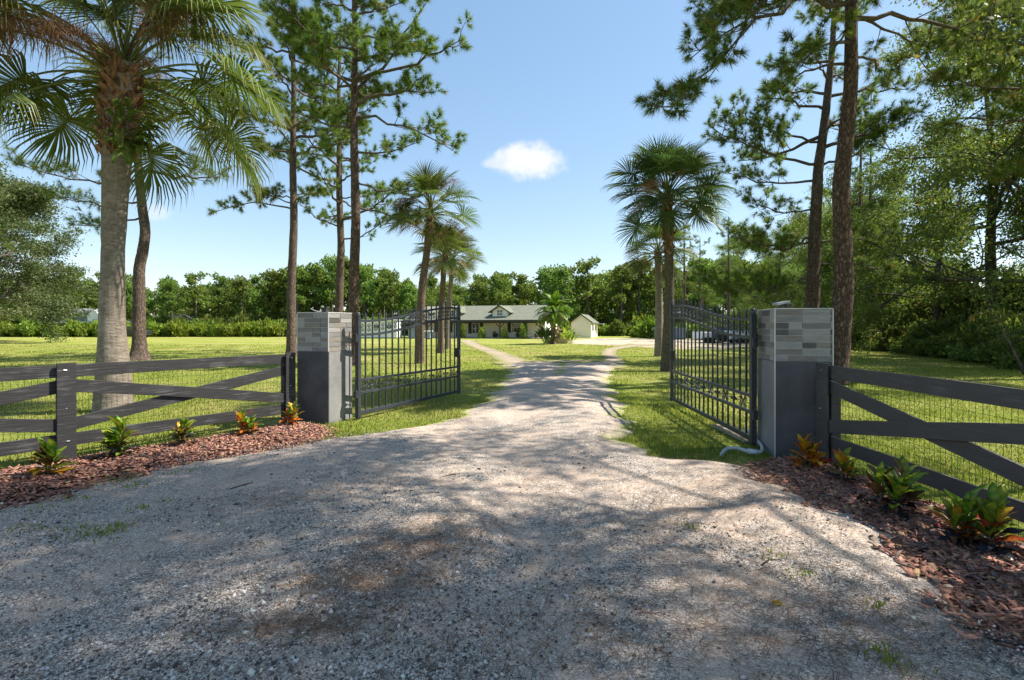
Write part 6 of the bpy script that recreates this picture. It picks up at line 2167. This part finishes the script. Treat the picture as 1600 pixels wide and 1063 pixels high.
def croton_leaf(rg, mat, L=.2, w=.058, curl=.9):
    V, Fc, C = [], [], []
    m = 7
    p, e = np.zeros(3), 0.0
    for k in range(m + 1):
        t = k / m
        ww = w * (.1 + .9 * math.sin(math.pi * min(1, max(0, (t - .08) / .92)) ** .85)) * .5 if t > .1 else .004
        if k == m:
            ww = .002
        wv = .006 * math.sin(k * 2.2)
        V += [p + np.array([0, ww, ww * .35 + wv]), p.copy(), p + np.array([0, -ww, ww * .35 - wv])]
        mid_ = .9 if rg.uniform() < .5 else .1
        C += [(rg.uniform(0, .5), 0, 0), (.5, mid_ * .7, 0), (rg.uniform(.3, .9), rg.uniform(0, .25), 0)]
        e = -curl * t ** 1.5
        p = p + np.array([math.cos(e), 0, math.sin(e)]) * L / m
    for k in range(m):
        for q in (0, 1):
            a = k * 3 + q
            Fc += [(a, a + 1, a + 4), (a, a + 4, a + 3)]
    return np_mesh('leaf', np.array(V), np.array(Fc), MAT[mat], np.array(C), smooth=True)


rg = np.random.default_rng(95)
CL = {k: [croton_leaf(rg, 'croton_' + k, .17 + .025 * i, .062 + .008 * i, .35 + .4 * i) for i in range(3)] for k in ('green', 'red', 'orange', 'bronze', 'black')}
BED = 'crotons planted in the mulch beds'


def croton(px, py, h, n, mix, label, seed, two=False, ls=1.0):
    rg = np.random.default_rng(seed)
    x, y = gp(px, py)
    t = thing('croton_plant', label, 'plant', (x, y, .05), 0, BED)
    heads = [(0, 0, 1.0), (rg.uniform(.06, .1) * rg.choice((-1, 1)), rg.uniform(-.04, .04), rg.uniform(.55, .8))] if not two else [(-.08, .02, .85), (.09, -.01, 1.0), (.0, -.06, .6)]
    for hx, hy, hh in heads:
        b = MB()
        b.tube([(hx * .4, hy, -.03), (hx * .8, hy, h * hh * .4), (hx, hy, h * hh * .75)], [.012, .01, .007], 6)
        b.obj('stem', MAT['croton_stem'], t, smooth=True)
    n = int(n * 1.6)
    for i in range(n):
        f = (i + .5) / n                     # 0 = low outer leaves, 1 = top
        hx, hy, hh = heads[i % len(heads)]
        u, acc, kind = rg.uniform(), 0, 'green'
        tbl = mix[0] if f < .25 else mix[1] if f < .6 else mix[2]
        for k, pr in tbl:
            acc += pr
            if u < acc:
                kind = k
                break
        az = i * 2.39996 + rg.uniform(-.4, .4)
        el = 0.0 + 1.35 * f ** .8 + rg.uniform(-.2, .2)
        new_obj('leaf', CL[kind][int(rg.integers(0, 3))], t, loc=(hx + .012 * math.cos(az), hy + .012 * math.sin(az), h * hh * (.12 + .62 * f)), rot=(rg.uniform(-.5, .5), -el, az), scale=ls * rg.uniform(.6, 1.25) * h / .38)


G_, R2, O_, B_, K_ = 'green', 'red', 'orange', 'bronze', 'black'
croton(72, 752, .34, 30, ([(O_, .8), (G_, .2)], [(B_, .6), (O_, .2), (G_, .2)], [(G_, .75), (B_, .25)]), 'croton with orange low leaves in front of the wide fence post', 1)
croton(188, 722, .40, 36, ([(K_, .5), (G_, .5)], [(B_, .45), (G_, .55)], [(G_, .85), (B_, .15)]), 'mostly dark green croton just right of the wide fence post', 2)
croton(288, 702, .33, 30, ([(B_, .5), (R2, .3), (K_, .2)], [(B_, .5), (G_, .3), (O_, .2)], [(G_, .7), (O_, .3)]), 'bronze and green croton under the middle of the left fence', 3)
croton(378, 686, .32, 30, ([(R2, .5), (B_, .5)], [(R2, .4), (O_, .3), (G_, .3)], [(G_, .7), (O_, .2), (R2, .1)]), 'red flecked green croton left of the fence end post', 4)
croton(459, 670, .30, 28, ([(R2, .7), (B_, .3)], [(R2, .5), (G_, .3), (O_, .2)], [(G_, .6), (R2, .3), (O_, .1)]), 'small reddish croton at the foot of the left pillar', 5)
croton(1257, 740, .34, 34, ([(R2, .7), (B_, .3)], [(R2, .65), (O_, .25), (G_, .1)], [(R2, .3), (O_, .25), (G_, .45)]), 'bright red croton at the foot of the right pillar', 6)
croton(1316, 765, .28, 28, ([(K_, .8), (B_, .2)], [(B_, .3), (O_, .3), (G_, .4)], [(G_, .6), (O_, .3), (R2, .1)]), 'small green and orange croton between the red one and the leafy green one', 7)
croton(1392, 812, .40, 40, ([(K_, .8), (B_, .2)], [(B_, .5), (G_, .4), (R2, .1)], [(G_, .75), (B_, .25)]), 'large leafy green and bronze croton under the right fence', 8, True)
croton(1492, 868, .26, 24, ([(O_, .5), (K_, .5)], [(R2, .5), (O_, .5)], [(G_, .6), (O_, .4)]), 'small croton with yellow and orange leaves, left of the biggest right one', 9)
croton(1532, 872, .40, 40, ([(K_, 1.0)], [(B_, .7), (R2, .15), (G_, .15)], [(G_, .75), (B_, .15), (O_, .1)]), 'biggest croton of the right bed with black low leaves, nearest the camera', 10, True)

# small things lying about
sk = [(545, 748, 600, 742, .012), (360, 779, 425, 765, .009), (690, 760, 735, 752, .008), (1190, 905, 1225, 893, .006)]
for i, (xa, ya, xb, yb, r) in enumerate(sk):
    a, c = Vector((*gp(xa, ya), .085)), Vector((*gp(xb, yb), .085))
    t = thing('twig', ['fallen twig on the gravel below the left pillar', 'pale twig by the weeds at the left of the drive', 'dark twig in the middle of the gravel', 'thin twig on the right of the gravel'][i], 'twig', tuple(a))
    b = MB()
    d = c - a
    s = Vector((-d.y, d.x, 0)) * .15
    b.tube([(0, 0, 0), d * .4 + s * .4 + Vector((0, 0, .01)), d * .7 + s * .1, d], [r, r * .9, r * .6, r * .3], 5)
    b.tube([d * .4 + s * .4, d * .6 + s * 1.6 + Vector((0, 0, .01))], [r * .5, r * .2], 4)
    b.obj('stick', MAT['limb'], t, smooth=True)
t = thing('fallen_leaf', 'single orange brown leaf lying on the near gravel', 'leaf', (*gp(1211, 973), .09), .8)
new_obj('blade', CL['orange'][0], t, scale=(.5, .8, .5))
